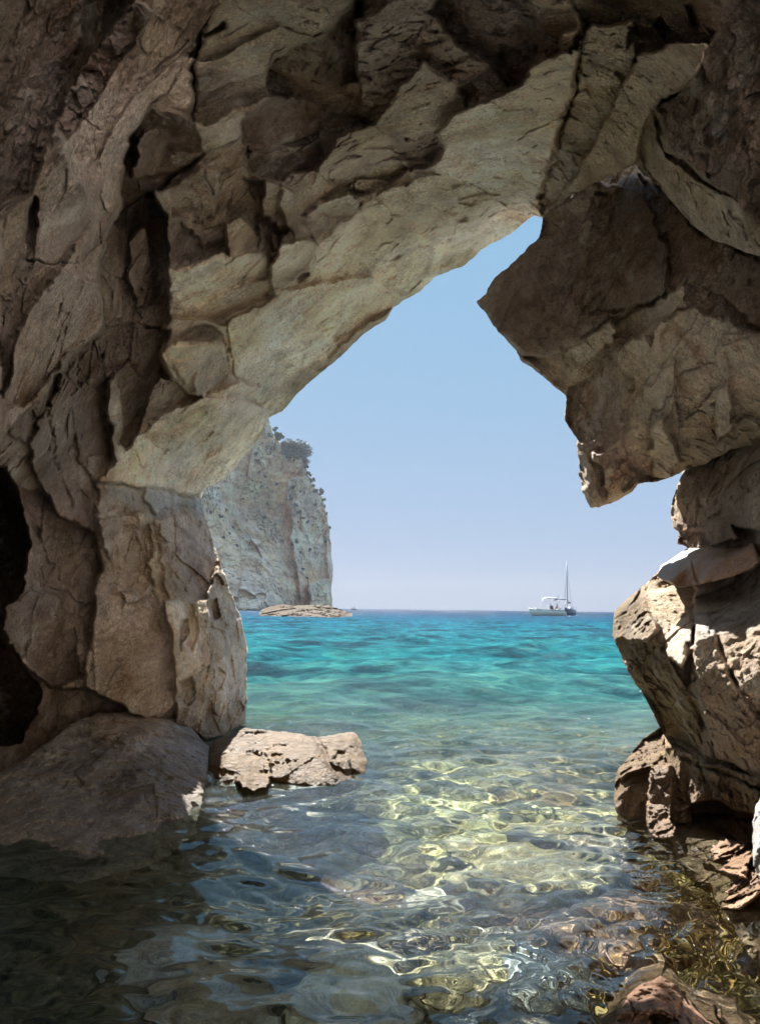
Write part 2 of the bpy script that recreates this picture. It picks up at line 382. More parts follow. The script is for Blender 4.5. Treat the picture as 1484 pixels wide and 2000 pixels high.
CF = [
 # upper left slabs, dimness of the corner put into their tones
 ([(-700, -900), (160, -900), (200, -300), (182, 0), (165, 60), (155, 110), (100, 220), (65, 300), (50, 370), (-40, 440), (-700, 500)], .10, .1, .05, 'dk', .4),
 ([(260, -500), (700, -600), (430, 0), (380, 80), (350, 140), (330, 180), (290, 205), (250, 280), (245, 330), (240, 410), (205, 470), (198, 520), (200, 640), (155, 682), (112, 735), (60, 800), (0, 860), (-500, 900), (-500, 500), (0, 430), (60, 370), (110, 240), (150, 150), (200, 80)], .28, .12, -.02, 'br', .4),
 ([(0, 430), (60, 370), (130, 300), (190, 420), (120, 520), (60, 600), (0, 700)], .31, .05, .1, 'br', .4),
 ([(60, 600), (120, 520), (190, 560), (196, 640), (150, 680), (110, 730), (50, 790), (10, 800)], .34, .1, .15, 'br', .5),
 ([(180, -200), (262, -200), (262, 0), (205, 78), (150, 150), (112, 240), (78, 310), (58, 372), (46, 368), (64, 300), (100, 215), (150, 115), (164, 60)], -.2, .2, 0, 'dk', .8),
 ([(205, 78), (262, 0), (300, 20), (240, 110), (180, 200), (130, 280), (110, 242), (150, 150)], .1, -.1, 0, 'dk', .8),
 ([(0, 640), (40, 500), (66, 380), (78, 390), (60, 520), (36, 640), (10, 760), (0, 780)], .24, .1, 0, 'dk', .8),
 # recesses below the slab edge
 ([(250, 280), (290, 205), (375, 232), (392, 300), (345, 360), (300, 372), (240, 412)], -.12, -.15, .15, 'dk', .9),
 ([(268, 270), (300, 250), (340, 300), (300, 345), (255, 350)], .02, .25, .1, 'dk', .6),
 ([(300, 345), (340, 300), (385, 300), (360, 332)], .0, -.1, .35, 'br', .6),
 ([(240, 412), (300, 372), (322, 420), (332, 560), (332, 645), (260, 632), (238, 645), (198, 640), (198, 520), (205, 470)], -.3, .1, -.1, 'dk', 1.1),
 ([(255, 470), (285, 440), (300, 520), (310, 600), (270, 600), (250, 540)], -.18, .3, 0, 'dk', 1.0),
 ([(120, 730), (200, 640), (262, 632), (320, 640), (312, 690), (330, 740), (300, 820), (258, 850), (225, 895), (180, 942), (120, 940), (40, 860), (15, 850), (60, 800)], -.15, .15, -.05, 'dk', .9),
 # ceiling, lighter middle panels
 ([(430, 0), (700, -600), (760, -500), (690, 0), (640, 50), (530, 105), (518, 140), (525, 180), (470, 210), (400, 245), (378, 240), (375, 150), (390, 100), (402, 60)], .16, .05, .18, 'tn', .45),
 ([(640, 50), (690, 0), (760, -300), (760, 0), (700, 40), (640, 60), (560, 120), (520, 140), (530, 105)], .05, .0, .1, 'tn', .7),
 ([(378, 240), (400, 245), (470, 210), (482, 240), (470, 270), (412, 315), (395, 320), (388, 280)], .12, .1, .3, 'tn', .7),
 ([(378, 145), (415, 155), (395, 180), (378, 185)], -.05, 0, 0, 'dk', .6),
 ([(540, 110), (640, 60), (700, 40), (720, 0), (740, -100), (715, 80), (700, 160), (702, 225), (620, 212), (590, 190), (560, 190), (525, 182), (518, 140)], -.16, -.1, .1, 'br', 1.0),
 ([(640, 60), (700, 0), (722, 0), (695, 90), (700, 160), (650, 170), (615, 150), (630, 100)], -.28, .2, -.05, 'dk', .9),
 ([(470, 240), (525, 190), (590, 190), (702, 222), (735, 240), (662, 272), (622, 330), (560, 342), (540, 352), (490, 342), (480, 300)], -.18, .05, .05, 'dk', 1.6),
 ([(660, 270), (735, 240), (765, 270), (800, 300), (790, 330), (745, 370), (690, 380), (640, 400), (600, 380), (622, 330)], -.02, .15, .2, 'tn', 1.0),
 ([(300, 372), (345, 360), (395, 320), (412, 315), (470, 270), (490, 342), (500, 400), (512, 420), (510, 470), (440, 497), (410, 512), (330, 522), (322, 420)], -.05, .15, .1, 'br', 1.0),
 ([(345, 360), (395, 325), (430, 330), (420, 420), (370, 430), (330, 420)], .03, -.05, .2, 'br', .7),
 ([(330, 440), (360, 430), (395, 470), (405, 510), (345, 520)], -.1, .25, .0, 'dk', .7),
 ([(440, 440), (475, 425), (515, 470), (500, 492), (450, 495)], .02, .3, .1, 'tn', .8),
 ([(330, 522), (410, 512), (440, 495), (522, 495), (525, 520), (470, 556), (375, 606), (340, 606), (335, 560)], .08, .12, .28, 'pl', .6),
 ([(340, 606), (375, 606), (470, 556), (530, 545), (540, 560), (500, 590), (440, 640), (400, 620), (350, 618)], -.02, .05, .3, 'tn', .7),
 ([(478, 345), (520, 350), (545, 360), (540, 440), (516, 450), (500, 400)], -.18, -.2, 0, 'dk', .8),
 ([(520, 350), (548, 360), (560, 420), (520, 440), (512, 420)], .05, .1, .2, 'br', .5),
 ([(512, 420), (545, 440), (562, 440), (545, 470), (525, 520)], -.25, .1, 0, 'dk', .6),
 ([(530, 450), (542, 452), (538, 500), (528, 505)], -.1, .2, 0, 'rd', .4),
 ([(545, 352), (570, 372), (586, 420), (610, 460), (622, 476), (582, 466), (562, 440), (547, 400)], .06, .25, .1, 'tn', .5),
 ([(585, 420), (600, 422), (640, 428), (646, 445), (612, 462)], .06, -.1, .3, 'br', .5),
 ([(625, 402), (680, 370), (696, 386), (692, 420), (640, 430), (600, 420)], .10, .1, .35, 'tn', .5),
 ([(625, 402), (680, 370), (684, 382), (660, 405)], .16, .1, .5, 'pl', .4),
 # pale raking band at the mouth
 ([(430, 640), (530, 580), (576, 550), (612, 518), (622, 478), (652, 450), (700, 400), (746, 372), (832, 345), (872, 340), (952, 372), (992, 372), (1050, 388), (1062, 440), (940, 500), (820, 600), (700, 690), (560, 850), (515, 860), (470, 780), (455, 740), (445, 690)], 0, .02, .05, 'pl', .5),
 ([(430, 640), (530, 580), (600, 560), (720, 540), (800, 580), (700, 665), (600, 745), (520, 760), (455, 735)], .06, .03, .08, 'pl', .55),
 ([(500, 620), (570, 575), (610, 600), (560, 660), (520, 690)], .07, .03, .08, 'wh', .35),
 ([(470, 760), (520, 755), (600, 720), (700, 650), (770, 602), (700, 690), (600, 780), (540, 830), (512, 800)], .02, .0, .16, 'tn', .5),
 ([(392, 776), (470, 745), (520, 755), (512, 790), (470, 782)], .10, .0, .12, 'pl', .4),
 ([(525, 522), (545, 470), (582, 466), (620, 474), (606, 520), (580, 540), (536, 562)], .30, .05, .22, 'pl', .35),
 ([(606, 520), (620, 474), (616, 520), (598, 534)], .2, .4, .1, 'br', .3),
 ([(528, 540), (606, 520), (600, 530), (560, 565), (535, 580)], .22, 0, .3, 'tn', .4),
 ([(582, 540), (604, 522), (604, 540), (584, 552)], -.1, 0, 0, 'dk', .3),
 # jointed blocks near the spring of the arch
 ([(315, 690), (350, 664), (420, 660), (442, 690), (436, 732), (396, 776), (380, 770), (340, 740)], .32, .1, .1, 'tn', .4),
 ([(318, 690), (352, 670), (420, 672), (402, 690), (340, 715)], .36, .02, .45, 'pl', .3),
 ([(402, 690), (440, 690), (434, 734), (394, 776), (380, 752), (390, 720)], .28, .35, .0, 'br', .3),
 ([(362, 646), (395, 632), (430, 648), (405, 662), (380, 662)], .0, .1, -.1, 'dk', .4),
 ([(340, 618), (400, 620), (440, 640), (450, 690), (440, 692), (430, 650), (395, 630), (362, 645), (350, 664), (318, 690), (310, 690), (300, 650)], .15, .15, .15, 'tn', .7),
 ([(300, 740), (345, 742), (385, 772), (340, 796), (300, 818), (262, 850), (290, 790)], .05, .2, .15, 'br', .7),
 ([(262, 632), (330, 645), (312, 690), (325, 735), (290, 760), (255, 700)], -.25, .25, 0, 'dk', .8),
 ([(215, 745), (225, 720), (235, 790), (230, 860), (245, 880), (225, 895), (205, 820)], .16, .25, 0, 'tn', .5),
 # lower band and the ledge above the pillar
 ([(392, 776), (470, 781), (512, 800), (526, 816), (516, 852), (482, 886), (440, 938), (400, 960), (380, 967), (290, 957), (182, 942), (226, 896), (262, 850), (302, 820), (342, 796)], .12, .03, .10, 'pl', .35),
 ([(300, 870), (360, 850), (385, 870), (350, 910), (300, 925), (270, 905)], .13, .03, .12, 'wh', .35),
 ([(182, 942), (290, 957), (380, 967), (400, 962), (398, 1002), (340, 990), (300, 1006), (255, 1000), (220, 985), (200, 975), (184, 962)], .0, .1, .02, 'gy', .5),
 ([(290, 957), (380, 966), (398, 1000), (345, 985), (300, 1004), (286, 980)], .03, .25, -.1, 'gy', .4),
 # left wall folds and hollow, their shade deepened by dark tones
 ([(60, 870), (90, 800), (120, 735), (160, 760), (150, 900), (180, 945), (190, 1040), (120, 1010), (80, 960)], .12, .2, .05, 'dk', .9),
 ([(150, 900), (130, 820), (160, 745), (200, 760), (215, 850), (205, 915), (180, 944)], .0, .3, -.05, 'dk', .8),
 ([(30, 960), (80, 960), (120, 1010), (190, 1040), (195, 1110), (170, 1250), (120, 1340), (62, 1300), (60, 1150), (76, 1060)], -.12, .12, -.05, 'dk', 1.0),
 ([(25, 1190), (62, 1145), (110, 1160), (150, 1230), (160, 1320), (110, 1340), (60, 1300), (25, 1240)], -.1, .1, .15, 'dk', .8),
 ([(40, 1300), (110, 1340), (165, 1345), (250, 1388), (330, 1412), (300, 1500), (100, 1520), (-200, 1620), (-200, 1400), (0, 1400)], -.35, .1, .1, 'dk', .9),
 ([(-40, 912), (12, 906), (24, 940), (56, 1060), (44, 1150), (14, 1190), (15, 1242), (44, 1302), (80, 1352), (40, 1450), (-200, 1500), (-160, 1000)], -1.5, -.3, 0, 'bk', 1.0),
 # pillar faces
 ([(184, 962), (255, 1000), (300, 1006), (330, 1100), (326, 1200), (340, 1290), (345, 1412), (250, 1388), (165, 1345), (172, 1250), (196, 1110), (190, 1010)], .06, .1, -.02, 'br', 1.1),
 ([(198, 1010), (290, 1005), (300, 1080), (250, 1120), (205, 1090)], .10, .14, .06, 'br', .9),
 ([(205, 1180), (260, 1150), (320, 1200), (330, 1300), (250, 1310), (205, 1250)], .08, .08, .03, 'br', .9),
 ([(262, 1010), (290, 1005), (312, 1060), (322, 1130), (335, 1200), (312, 1180), (290, 1110), (268, 1060)], .11, .18, .03, 'tn', .6),
 ([(300, 1012), (398, 1000), (412, 1040), (425, 1088), (400, 1170), (330, 1172), (312, 1100)], .06, .16, .0, 'br', .8),
 ([(320, 1172), (400, 1170), (428, 1095), (442, 1132), (458, 1178), (478, 1222), (486, 1262), (486, 1352), (482, 1412), (444, 1430), (404, 1444), (345, 1412), (340, 1290)], .15, .14, .03, 'tn', 1.0),
 ([(350, 1172), (372, 1168), (390, 1245), (372, 1270), (358, 1230)], .13, .2, .05, 'pl', .5),
 ([(355, 1330), (378, 1320), (386, 1350), (370, 1380), (356, 1360)], .0, .2, .05, 'br', .6),
 ([(350, 1215), (362, 1205), (368, 1240), (352, 1270)], .02, .2, .05, 'br', .6),
 ([(270, 1040), (288, 1030), (296, 1090), (280, 1100)], .0, .2, .05, 'br', .5),
 ([(405, 1180), (420, 1165), (425, 1200), (410, 1215)], .02, .2, .05, 'br', .5),
]
CC = [([(1145, 55), (1125, 160), (1110, 220), (1085, 290), (1065, 350), (1053, 390)], 4, .28), ([(872, 340), (900, 352), (952, 372)], 2.5, .05),
      ([(440, 45), (400, 70), (375, 130), (378, 200), (375, 240)], 5, .18), ([(520, 135), (545, 105), (640, 55)], 3, .1),
      ([(135, 210), (165, 230), (195, 252)], 2, .03), ([(40, 505), (100, 512), (160, 508), (200, 470)], 2, .05), ([(365, 75), (310, 130), (300, 150)], 2, .03),
      ([(310, 372), (350, 335), (392, 300)], 4, .14), ([(395, 330), (405, 355), (414, 378)], 2, .05), ([(396, 776), (440, 783), (480, 784), (515, 800)], 3, .08),
      ([(185, 942), (290, 958), (385, 968)], 3.5, .1), ([(362, 1180), (352, 1240), (366, 1300)], 3, .04), ([(135, 800), (150, 900), (185, 945)], 4, .1),
      ([(195, 690), (205, 760), (200, 830), (215, 880)], 4, .1), ([(185, 950), (195, 1040), (190, 1120), (170, 1250), (180, 1340)], 5, .1),
      ([(340, 720), (360, 745), (385, 772), (420, 768)], 3, .1), ([(442, 640), (450, 690), (460, 735)], 3, .08), ([(100, 820), (110, 900), (140, 990)], 4, .08), ([(620, 478), (660, 500), (740, 520)], 2, .03)]
# right-hand ceiling
CF += [
 ([(700, -200), (1100, -300), (1060, 0), (1030, 0), (955, 118), (905, 215), (855, 262), (800, 282), (762, 245), (735, 240), (702, 220), (700, 150), (712, 60)], .05, .0, .12, 'br', 1.4),
 ([(700, 40), (780, 0), (840, 40), (800, 90), (740, 110), (700, 130)], .12, .1, .2, 'br', 1.0),
 ([(735, 240), (770, 190), (830, 120), (890, 160), (905, 215), (860, 258), (806, 282), (770, 262)], .06, .08, .25, 'tn', .6),
 ([(830, 20), (1000, -100), (1060, 60), (1036, 130), (990, 168), (955, 118), (900, 100)], -.12, -.1, .1, 'dk', 1.2),
 ([(955, 118), (985, 140), (1020, 165), (1015, 170), (985, 150)], -.1, 0, 0, 'bk', .6),
 ([(762, 250), (800, 282), (850, 262), (862, 290), (830, 330), (800, 330), (770, 300)], -.06, .1, .1, 'dk', 1.1),
 ([(745, 220), (790, 190), (820, 215), (800, 240), (770, 250)], .1, .1, .3, 'tn', .6),
 ([(858, 262), (905, 215), (1015, 166), (1052, 118), (1130, 98), (1142, 60), (1143, 75), (1126, 160), (1110, 215), (1062, 370), (1050, 388), (990, 372), (952, 372), (880, 346), (832, 332), (870, 290)], .22, .04, .14, 'pl', .35),
 ([(1030, 0), (1050, -60), (1120, -60), (1140, 60), (1130, 98), (1100, 100), (1060, 60)], .08, -.1, .2, 'tn', .7),
 ([(1095, 60), (1125, 55), (1118, 110), (1095, 105)], .22, .1, .3, 'tn', .4),
 ([(1145, 60), (1182, 45), (1240, 36), (1236, 112), (1222, 170), (1180, 240), (1150, 292), (1110, 372), (1085, 396), (1055, 430), (1056, 386), (1110, 230)], .05, -.1, .12, 'tn', .7),
 ([(1075, -200), (1300, -300), (1420, 0), (1386, 90), (1332, 82), (1240, 112), (1240, 36), (1180, 48), (1145, 58), (1110, 0)], .05, -.02, .18, 'tn', .8),
 ([(1228, 45), (1250, 60), (1248, 80), (1225, 90)], -.12, 0, 0, 'dk', .5), ([(1278, 40), (1290, 30), (1305, 80), (1295, 80)], -.15, 0, 0, 'bk', .5), ([(1338, 8), (1350, 10), (1362, 58), (1352, 50)], -.12, 0, 0, 'bk', .5),
 ([(1240, 112), (1332, 82), (1386, 90), (1342, 162), (1292, 190), (1266, 222), (1246, 290), (1240, 322), (1180, 352), (1150, 372), (1100, 384), (1120, 342), (1160, 270), (1200, 190)], .28, -.05, .14, 'tn', .3),
 ([(1386, 90), (1420, 0), (1600, -300), (2200, -300), (2200, 500), (1484, 440), (1430, 390), (1370, 350), (1300, 292), (1286, 232), (1270, 212), (1342, 162)], -.06, .1, -.08, 'dk', .9),
 ([(1240, 300), (1270, 212), (1290, 282), (1312, 322), (1342, 342), (1432, 392), (1484, 440), (1700, 520), (1700, 600), (1484, 510), (1390, 480), (1350, 450), (1290, 375)], .14, -.2, .12, 'tn', .5),
]
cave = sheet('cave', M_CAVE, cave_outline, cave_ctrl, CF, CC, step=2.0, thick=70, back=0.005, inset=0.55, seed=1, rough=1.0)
tag(cave, kind='structure')

sun_blocker = sheet('sun_blocker', M_CAVE, [(1090, 392), (1010, 250), (900, 80), (850, -380), (1900, -380), (1900, 820), (1480, 800), (1330, 720), (1200, 560)],
    [(1120, 340, 4.95), (850, -380, 4.9), (900, 80, 5.0), (1900, -380, 4.2), (1900, 820, 4.6), (1330, 720, 5.0), (1500, 300, 4.8)], step=10, seed=15, thick=60)
tag(sun_blocker, kind='structure')  # unseen rock sheet added to stop sun leaking past the hanging block

def shade_wall():
    pth = np.array([(-2.6, 2.1), (-2.3, .6), (-2.1, -.8), (-1.5, -1.7), (-.35, -2.0)]); t = np.linspace(0, 4, 130); z = np.linspace(-1.2, 4.6, 90)
    px, py = np.interp(t, range(5), pth[:, 0]), np.interp(t, range(5), pth[:, 1]); X, Z = np.meshgrid(px, z); Y, _ = np.meshgrid(py, z)
    P = np.stack([X, Y, Z], -1); rel = .25 * fbm(P, .8, 4, 99) + .12 * chips(P, 1.5, 100)[0] + .06 * np.clip(Z - 1.5, 0, 9) ** 2
    nx = np.interp(t, range(5), [1, 1, .9, .5, .1])[None]; ny = np.interp(t, range(5), [0, 0, .4, .86, 1.])[None]
    idx = np.arange(Y.size).reshape(Y.shape); q = np.stack([idx[:-1, :-1], idx[:-1, 1:], idx[1:, 1:], idx[1:, :-1]], -1).reshape(-1, 4)
    return mesh_np('cave_shade_wall', np.stack([X + rel * nx, Y + rel * ny, Z], -1).reshape(-1, 3), q, M_CAVE, np.full((Y.size, 3), .3))
tag(shade_wall(), kind='structure')  # unseen wall added beside and behind the camera to shade the left

# ------------------------------------------------------------------ hanging block on the right
hang_outline = [(1060, 428), (1086, 402), (1116, 364), (1130, 300), (1170, 210), (1300, 140), (1484, 180), (1800, 200), (2100, 250), (2100, 860), (1800, 870), (1484, 869), (1440, 880),
    (1337, 919), (1280, 940), (1250, 945), (1238, 956), (1195, 984), (1156, 990), (1141, 960), (1131, 920), (1126, 862), (1101, 820), (1103, 772), (1090, 760), (1045, 731),
    (1016, 706), (1000, 680), (970, 641), (946, 611), (929, 588), (946, 570), (970, 536), (1006, 505), (1045, 470)]
hang_ctrl = [(1060, 430, 4.72), (1112, 380, 4.45), (1165, 355, 4.4), (1240, 320, 4.15), (1000, 520, 4.8), (1350, 440, 3.7), (1484, 500, 3.25), (1800, 520, 2.3), (2100, 600, 1.6), (930, 590, 5.0), (1015, 705, 4.9),
    (1100, 770, 4.85), (1155, 990, 4.55), (1250, 945, 4.6), (1337, 918, 4.4), (1484, 868, 3.7), (1250, 700, 4.1), (1400, 700, 3.55), (2100, 860, 1.7), (1130, 600, 4.5), (1200, 190, 4.2), (1400, 200, 3.6), (1600, 250, 3.1), (2100, 280, 2.2), (1200, 850, 4.3), (1350, 820, 3.8)]
HF = [([(1062, 430), (1165, 350), (1210, 360), (1140, 410), (1080, 460), (1045, 480)], .02, -.1, .2, 'br', .7),
      ([(929, 588), (970, 536), (1045, 475), (1140, 410), (1230, 340), (1310, 480), (1310, 560), (1200, 620), (1090, 690), (1020, 700)], .06, -.06, -.05, 'dk', .7),
      ([(1310, 480), (1230, 340), (1350, 440), (1484, 500), (1700, 520), (1700, 700), (1484, 640), (1380, 560), (1300, 570)], .04, .0, -.06, 'br', .7),
      ([(1210, 620), (1310, 565), (1330, 540), (1340, 600), (1260, 640), (1200, 670)], .1, -.05, .2, 'tn', .6),
      ([(1020, 700), (1090, 690), (1200, 625), (1205, 670), (1150, 700), (1110, 760), (1060, 735)], .05, -.2, .12, 'tn', .9),
      ([(1102, 772), (1110, 755), (1190, 700), (1240, 760), (1200, 800), (1210, 870), (1150, 860), (1126, 860), (1102, 820)], -.06, -.2, -.02, 'br', 1.0),
      ([(1130, 890), (1150, 880), (1180, 985), (1156, 992), (1140, 960)], .05, -.35, .02, 'tn', .5),
      ([(1160, 890), (1200, 870), (1215, 960), (1190, 982)], .08, .3, .02, 'br', .5),
      ([(1185, 980), (1195, 968), (1250, 935), (1290, 925), (1250, 945), (1230, 960), (1195, 988)], .06, 0, .5, 'tn', .4),
      ([(1190, 700), (1260, 640), (1350, 600), (1484, 650), (1700, 700), (1700, 870), (1484, 868), (1337, 920), (1250, 940), (1215, 880), (1205, 800), (1245, 760)], .06, -.05, .1, 'tn', .9),
      ([(1270, 840), (1300, 820), (1330, 900), (1300, 930), (1270, 930)], .12, -.2, .1, 'tn', .5),
      ([(1390, 780), (1410, 740), (1430, 830), (1400, 870)], .16, -.2, .05, 'tn', .5)]
HC = [([(1108, 772), (1150, 810), (1195, 852)], 2.5, -.06), ([(1310, 450), (1308, 530), (1300, 560)], 3, .1), ([(1150, 612), (1230, 600), (1310, 560)], 3, .08), ([(1240, 322), (1300, 380), (1360, 450), (1484, 505)], 5, .15), ([(1250, 850), (1330, 740), (1400, 700)], 3, .05)]
hang = sheet('hanging_rock', M_STACK, hang_outline, hang_ctrl, HF, HC, thick=60, back=0.006, seed=2, warp=1.7)
tag(hang, 'huge brown rock hanging from the cave roof right of the opening, pointed at left', 'rock')

# ------------------------------------------------------------------ stacked rocks on the right
def rock(name, label, mat, outline, ctrl, facets=(), cracks=(), group=None, **k):
    o = sheet(name, mat, outline, ctrl, facets, cracks, **k)
    return tag(o, label, 'rock', group)

rock('stacked_rock', 'upper brown rock block tucked under the hanging rock, above the dark wedge stone', M_STACK,
     [(1337, 915), (1320, 950), (1308, 990), (1312, 1030), (1326, 1040), (1322, 1062), (1350, 1075), (1400, 1080), (1484, 1090), (1800, 1090), (2100, 1000), (2100, 780), (1800, 800), (1484, 820), (1400, 870)],
     [(1320, 960, 4.55), (1320, 1040, 4.5), (1400, 900, 4.3), (1400, 1040, 4.0), (1484, 860, 3.9), (1484, 1040, 3.4), (1800, 900, 2.4), (2100, 900, 1.7), (1500, 950, 3.4)],
     [([(1320, 945), (1400, 880), (1484, 850), (1600, 850), (1484, 945), (1408, 1000), (1330, 1035), (1310, 1000)], .08, -.15, -.02, 'br', .8),
      ([(1408, 1000), (1484, 942), (1700, 900), (1700, 1030), (1484, 1040), (1412, 1032)], .25, -.1, .05, 'br', .8),
      ([(1322, 1040), (1412, 1030), (1484, 1036), (1484, 1090), (1340, 1075)], -.1, 0, .2, 'dk', 1.0),
      ([(1370, 1030), (1420, 1010), (1440, 1050), (1390, 1060)], .1, -.1, .1, 'br', .6)], seed=3, thick=50, step=2)
M_WEDGE = rock_material('dark_wet_stone', bump=0.35, stain=False)
wb = M_WEDGE.node_tree.nodes['Principled BSDF']; wb.inputs['Roughness'].default_value = 0.55; wb.inputs['Specular IOR Level'].default_value = 0.25
rock('wedge_rock', 'smooth dark reddish wedge stone caught between the stacked rocks on the right', M_WEDGE,
     [(1284, 1126), (1290, 1104), (1350, 1066), (1440, 1054), (1472, 1060), (1500, 1090), (1472, 1112), (1372, 1142), (1322, 1150)],
     [(1290, 1115, 4.2), (1350, 1066, 4.3), (1440, 1055, 3.9), (1484, 1090, 3.4), (1322, 1146, 3.75), (1400, 1120, 3.5), (1400, 1085, 3.7)],
     [([(1284, 1126), (1290, 1104), (1350, 1066), (1440, 1054), (1472, 1058), (1430, 1082), (1350, 1102), (1320, 1148)], .0, -.1, -.5, 'dk', .3),
      ([(1310, 1140), (1350, 1102), (1430, 1080), (1474, 1062), (1484, 1100), (1470, 1112), (1372, 1142), (1322, 1150)], .12, -.1, .25, 'rd', .3)], [([(1352, 1100), (1358, 1142)], 2.5, .06)], seed=4, thick=40, rough=.5, warp=.6)
rock('large_boulder', 'large weathered boulder bulging over the water on the right, sunlit on its left shoulder', M_STACK,
     [(1200, 1195), (1230, 1165), (1262, 1138), (1286, 1112), (1330, 1110), (1400, 1096), (1484, 1060), (1900, 950), (1900, 1650), (1484, 1525), (1430, 1492), (1400, 1482), (1370, 1482), (1340, 1466), (1300, 1440), (1280, 1410), (1250, 1346), (1212, 1292), (1195, 1240)],
     [(1200, 1200, 4.3), (1195, 1240, 4.2), (1285, 1115, 4.6), (1400, 1110, 4.3), (1484, 1070, 3.6), (1900, 1000, 2.0), (1900, 1600, 1.9), (1250, 1345, 3.9), (1300, 1440, 3.85), (1400, 1480, 3.3), (1484, 1500, 2.9), (1300, 1200, 3.8), (1330, 1300, 3.45), (1420, 1220, 3.5), (1440, 1350, 3.05)],
     [([(1200, 1195), (1262, 1138), (1290, 1115), (1345, 1150), (1300, 1210), (1270, 1250), (1200, 1260)], .05, -.1, -.25, 'lb', 1.0),
      ([(1262, 1140), (1345, 1130), (1360, 1160), (1330, 1230), (1285, 1230), (1260, 1180)], -.08, .1, -.1, 'tn', .6),
      ([(1292, 1262), (1320, 1215), (1365, 1170), (1352, 1200), (1350, 1270), (1330, 1300), (1305, 1285)], .16, -.3, -.2, 'tn', .6),
      ([(1352, 1165), (1420, 1110), (1484, 1075), (1600, 1050), (1600, 1250), (1484, 1230), (1400, 1240), (1356, 1260)], .15, .05, -.15, 'gy', 1.0),
      ([(1350, 1262), (1400, 1240), (1484, 1230), (1600, 1260), (1600, 1550), (1484, 1520), (1400, 1480), (1370, 1400)], .12, .08, .1, 'br', 1.2),
      ([(1196, 1250), (1270, 1250), (1310, 1290), (1370, 1390), (1372, 1482), (1300, 1440), (1250, 1346)], .0, -.15, .2, 'lb', 1.2)],
     [([(1345, 1260), (1340, 1340), (1372, 1420)], 6, .12), ([(1360, 1165), (1355, 1230), (1350, 1262)], 3, .03), ([(1400, 1240), (1430, 1330), (1484, 1400)], 6, .1)], seed=5, thick=60, rough=.75, micro=1.2, chip=(2.0, 6.0))
rock('shore_rock', 'jagged tan shore rock at the waterline under the left side of the large boulder', M_SHORE,
     [(1198, 1545), (1206, 1500), (1250, 1446), (1288, 1418), (1345, 1425), (1350, 1640), (1330, 1760), (1250, 1740), (1205, 1640)],
     [(1200, 1540, 3.9), (1250, 1450, 4.3), (1290, 1420, 4.4), (1340, 1440, 4.1), (1340, 1640, 3.6), (1250, 1600, 3.75), (1270, 1520, 3.75), (1250, 1740, 3.4)],
     [([(1206, 1500), (1250, 1446), (1290, 1420), (1300, 1470), (1270, 1500), (1215, 1520)], .0, -.1, -.5, 'lb', 1.0), ([(1270, 1500), (1310, 1490), (1310, 1590), (1275, 1590), (1262, 1550)], .12, -.1, .05, 'lb', 1.0),
      ([(1262, 1560), (1300, 1560), (1320, 1640), (1270, 1640)], .22, -.1, -.3, 'lb', 1.0)], base='lb', seed=6, thick=40, rough=.9, chip=(3, 8))
rock('undercut_rock', 'dark hollowed rock in the shade beneath the large boulder, beside the jagged shore rock', M_SHORE,
     [(1296, 1440), (1370, 1470), (1484, 1500), (1700, 1560), (1700, 1900), (1484, 1860), (1400, 1820), (1330, 1760), (1305, 1640), (1312, 1560)],
     [(1310, 1460, 3.9), (1400, 1500, 3.5), (1484, 1520, 3.1), (1700, 1600, 2.2), (1310, 1600, 3.6), (1400, 1600, 3.3), (1484, 1700, 2.75), (1330, 1740, 3.1), (1484, 1850, 2.5), (1700, 1850, 2.0)],
     [([(1300, 1450), (1380, 1480), (1400, 1540), (1340, 1580), (1312, 1560)], .05, -.1, .1, 'lb', 1.2), ([(1310, 1590), (1400, 1560), (1484, 1600), (1484, 1660), (1380, 1640), (1320, 1640)], -.3, 0, .1, 'dk', 1.2),
      ([(1320, 1640), (1400, 1625), (1470, 1660), (1460, 1720), (1370, 1700)], -.02, 0, -.4, 'br', 1.3), ([(1370, 1490), (1484, 1520), (1560, 1560), (1500, 1610), (1400, 1560)], .12, 0, .2, 'lb', 1.3)],
     [([(1330, 1480), (1400, 1510), (1484, 1545)], 4, .1), ([(1340, 1600), (1430, 1590), (1484, 1620)], 5, .15)], base='br', seed=7, thick=40, rough=.85, chip=(2.2, 6))
rock('ledge_rock', 'low reddish ledge stone catching sun at the right edge of the water', M_SHORE,
     [(1384, 1745), (1425, 1720), (1452, 1690), (1484, 1640), (1700, 1620), (1700, 2000), (1484, 1930), (1430, 1880), (1395, 1800)],
     [(1390, 1750, 2.75), (1440, 1720, 2.8), (1484, 1650, 2.6), (1700, 1640, 2.0), (1484, 1800, 2.35), (1430, 1840, 2.4), (1700, 1950, 1.7)],
     [([(1388, 1745), (1425, 1722), (1455, 1700), (1484, 1660), (1484, 1740), (1440, 1780), (1400, 1775)], .05, -.1, -.4, 'br', 1.2)], base='br', seed=8, thick=40, rough=.8, chip=(4, 9))
rock('edge_rock', 'dark grey upright rock cut off by the right edge, behind the reddish ledge stone', M_GREY,
     [(1466, 1605), (1484, 1555), (1600, 1540), (1800, 1560), (1800, 1900), (1600, 1900), (1500, 1760), (1472, 1690)],
     [(1470, 1640, 2.35), (1484, 1560, 2.5), (1600, 1560, 2.1), (1800, 1700, 1.6), (1600, 1800, 1.9), (1500, 1760, 2.2)], base='gy', seed=9, thick=40)

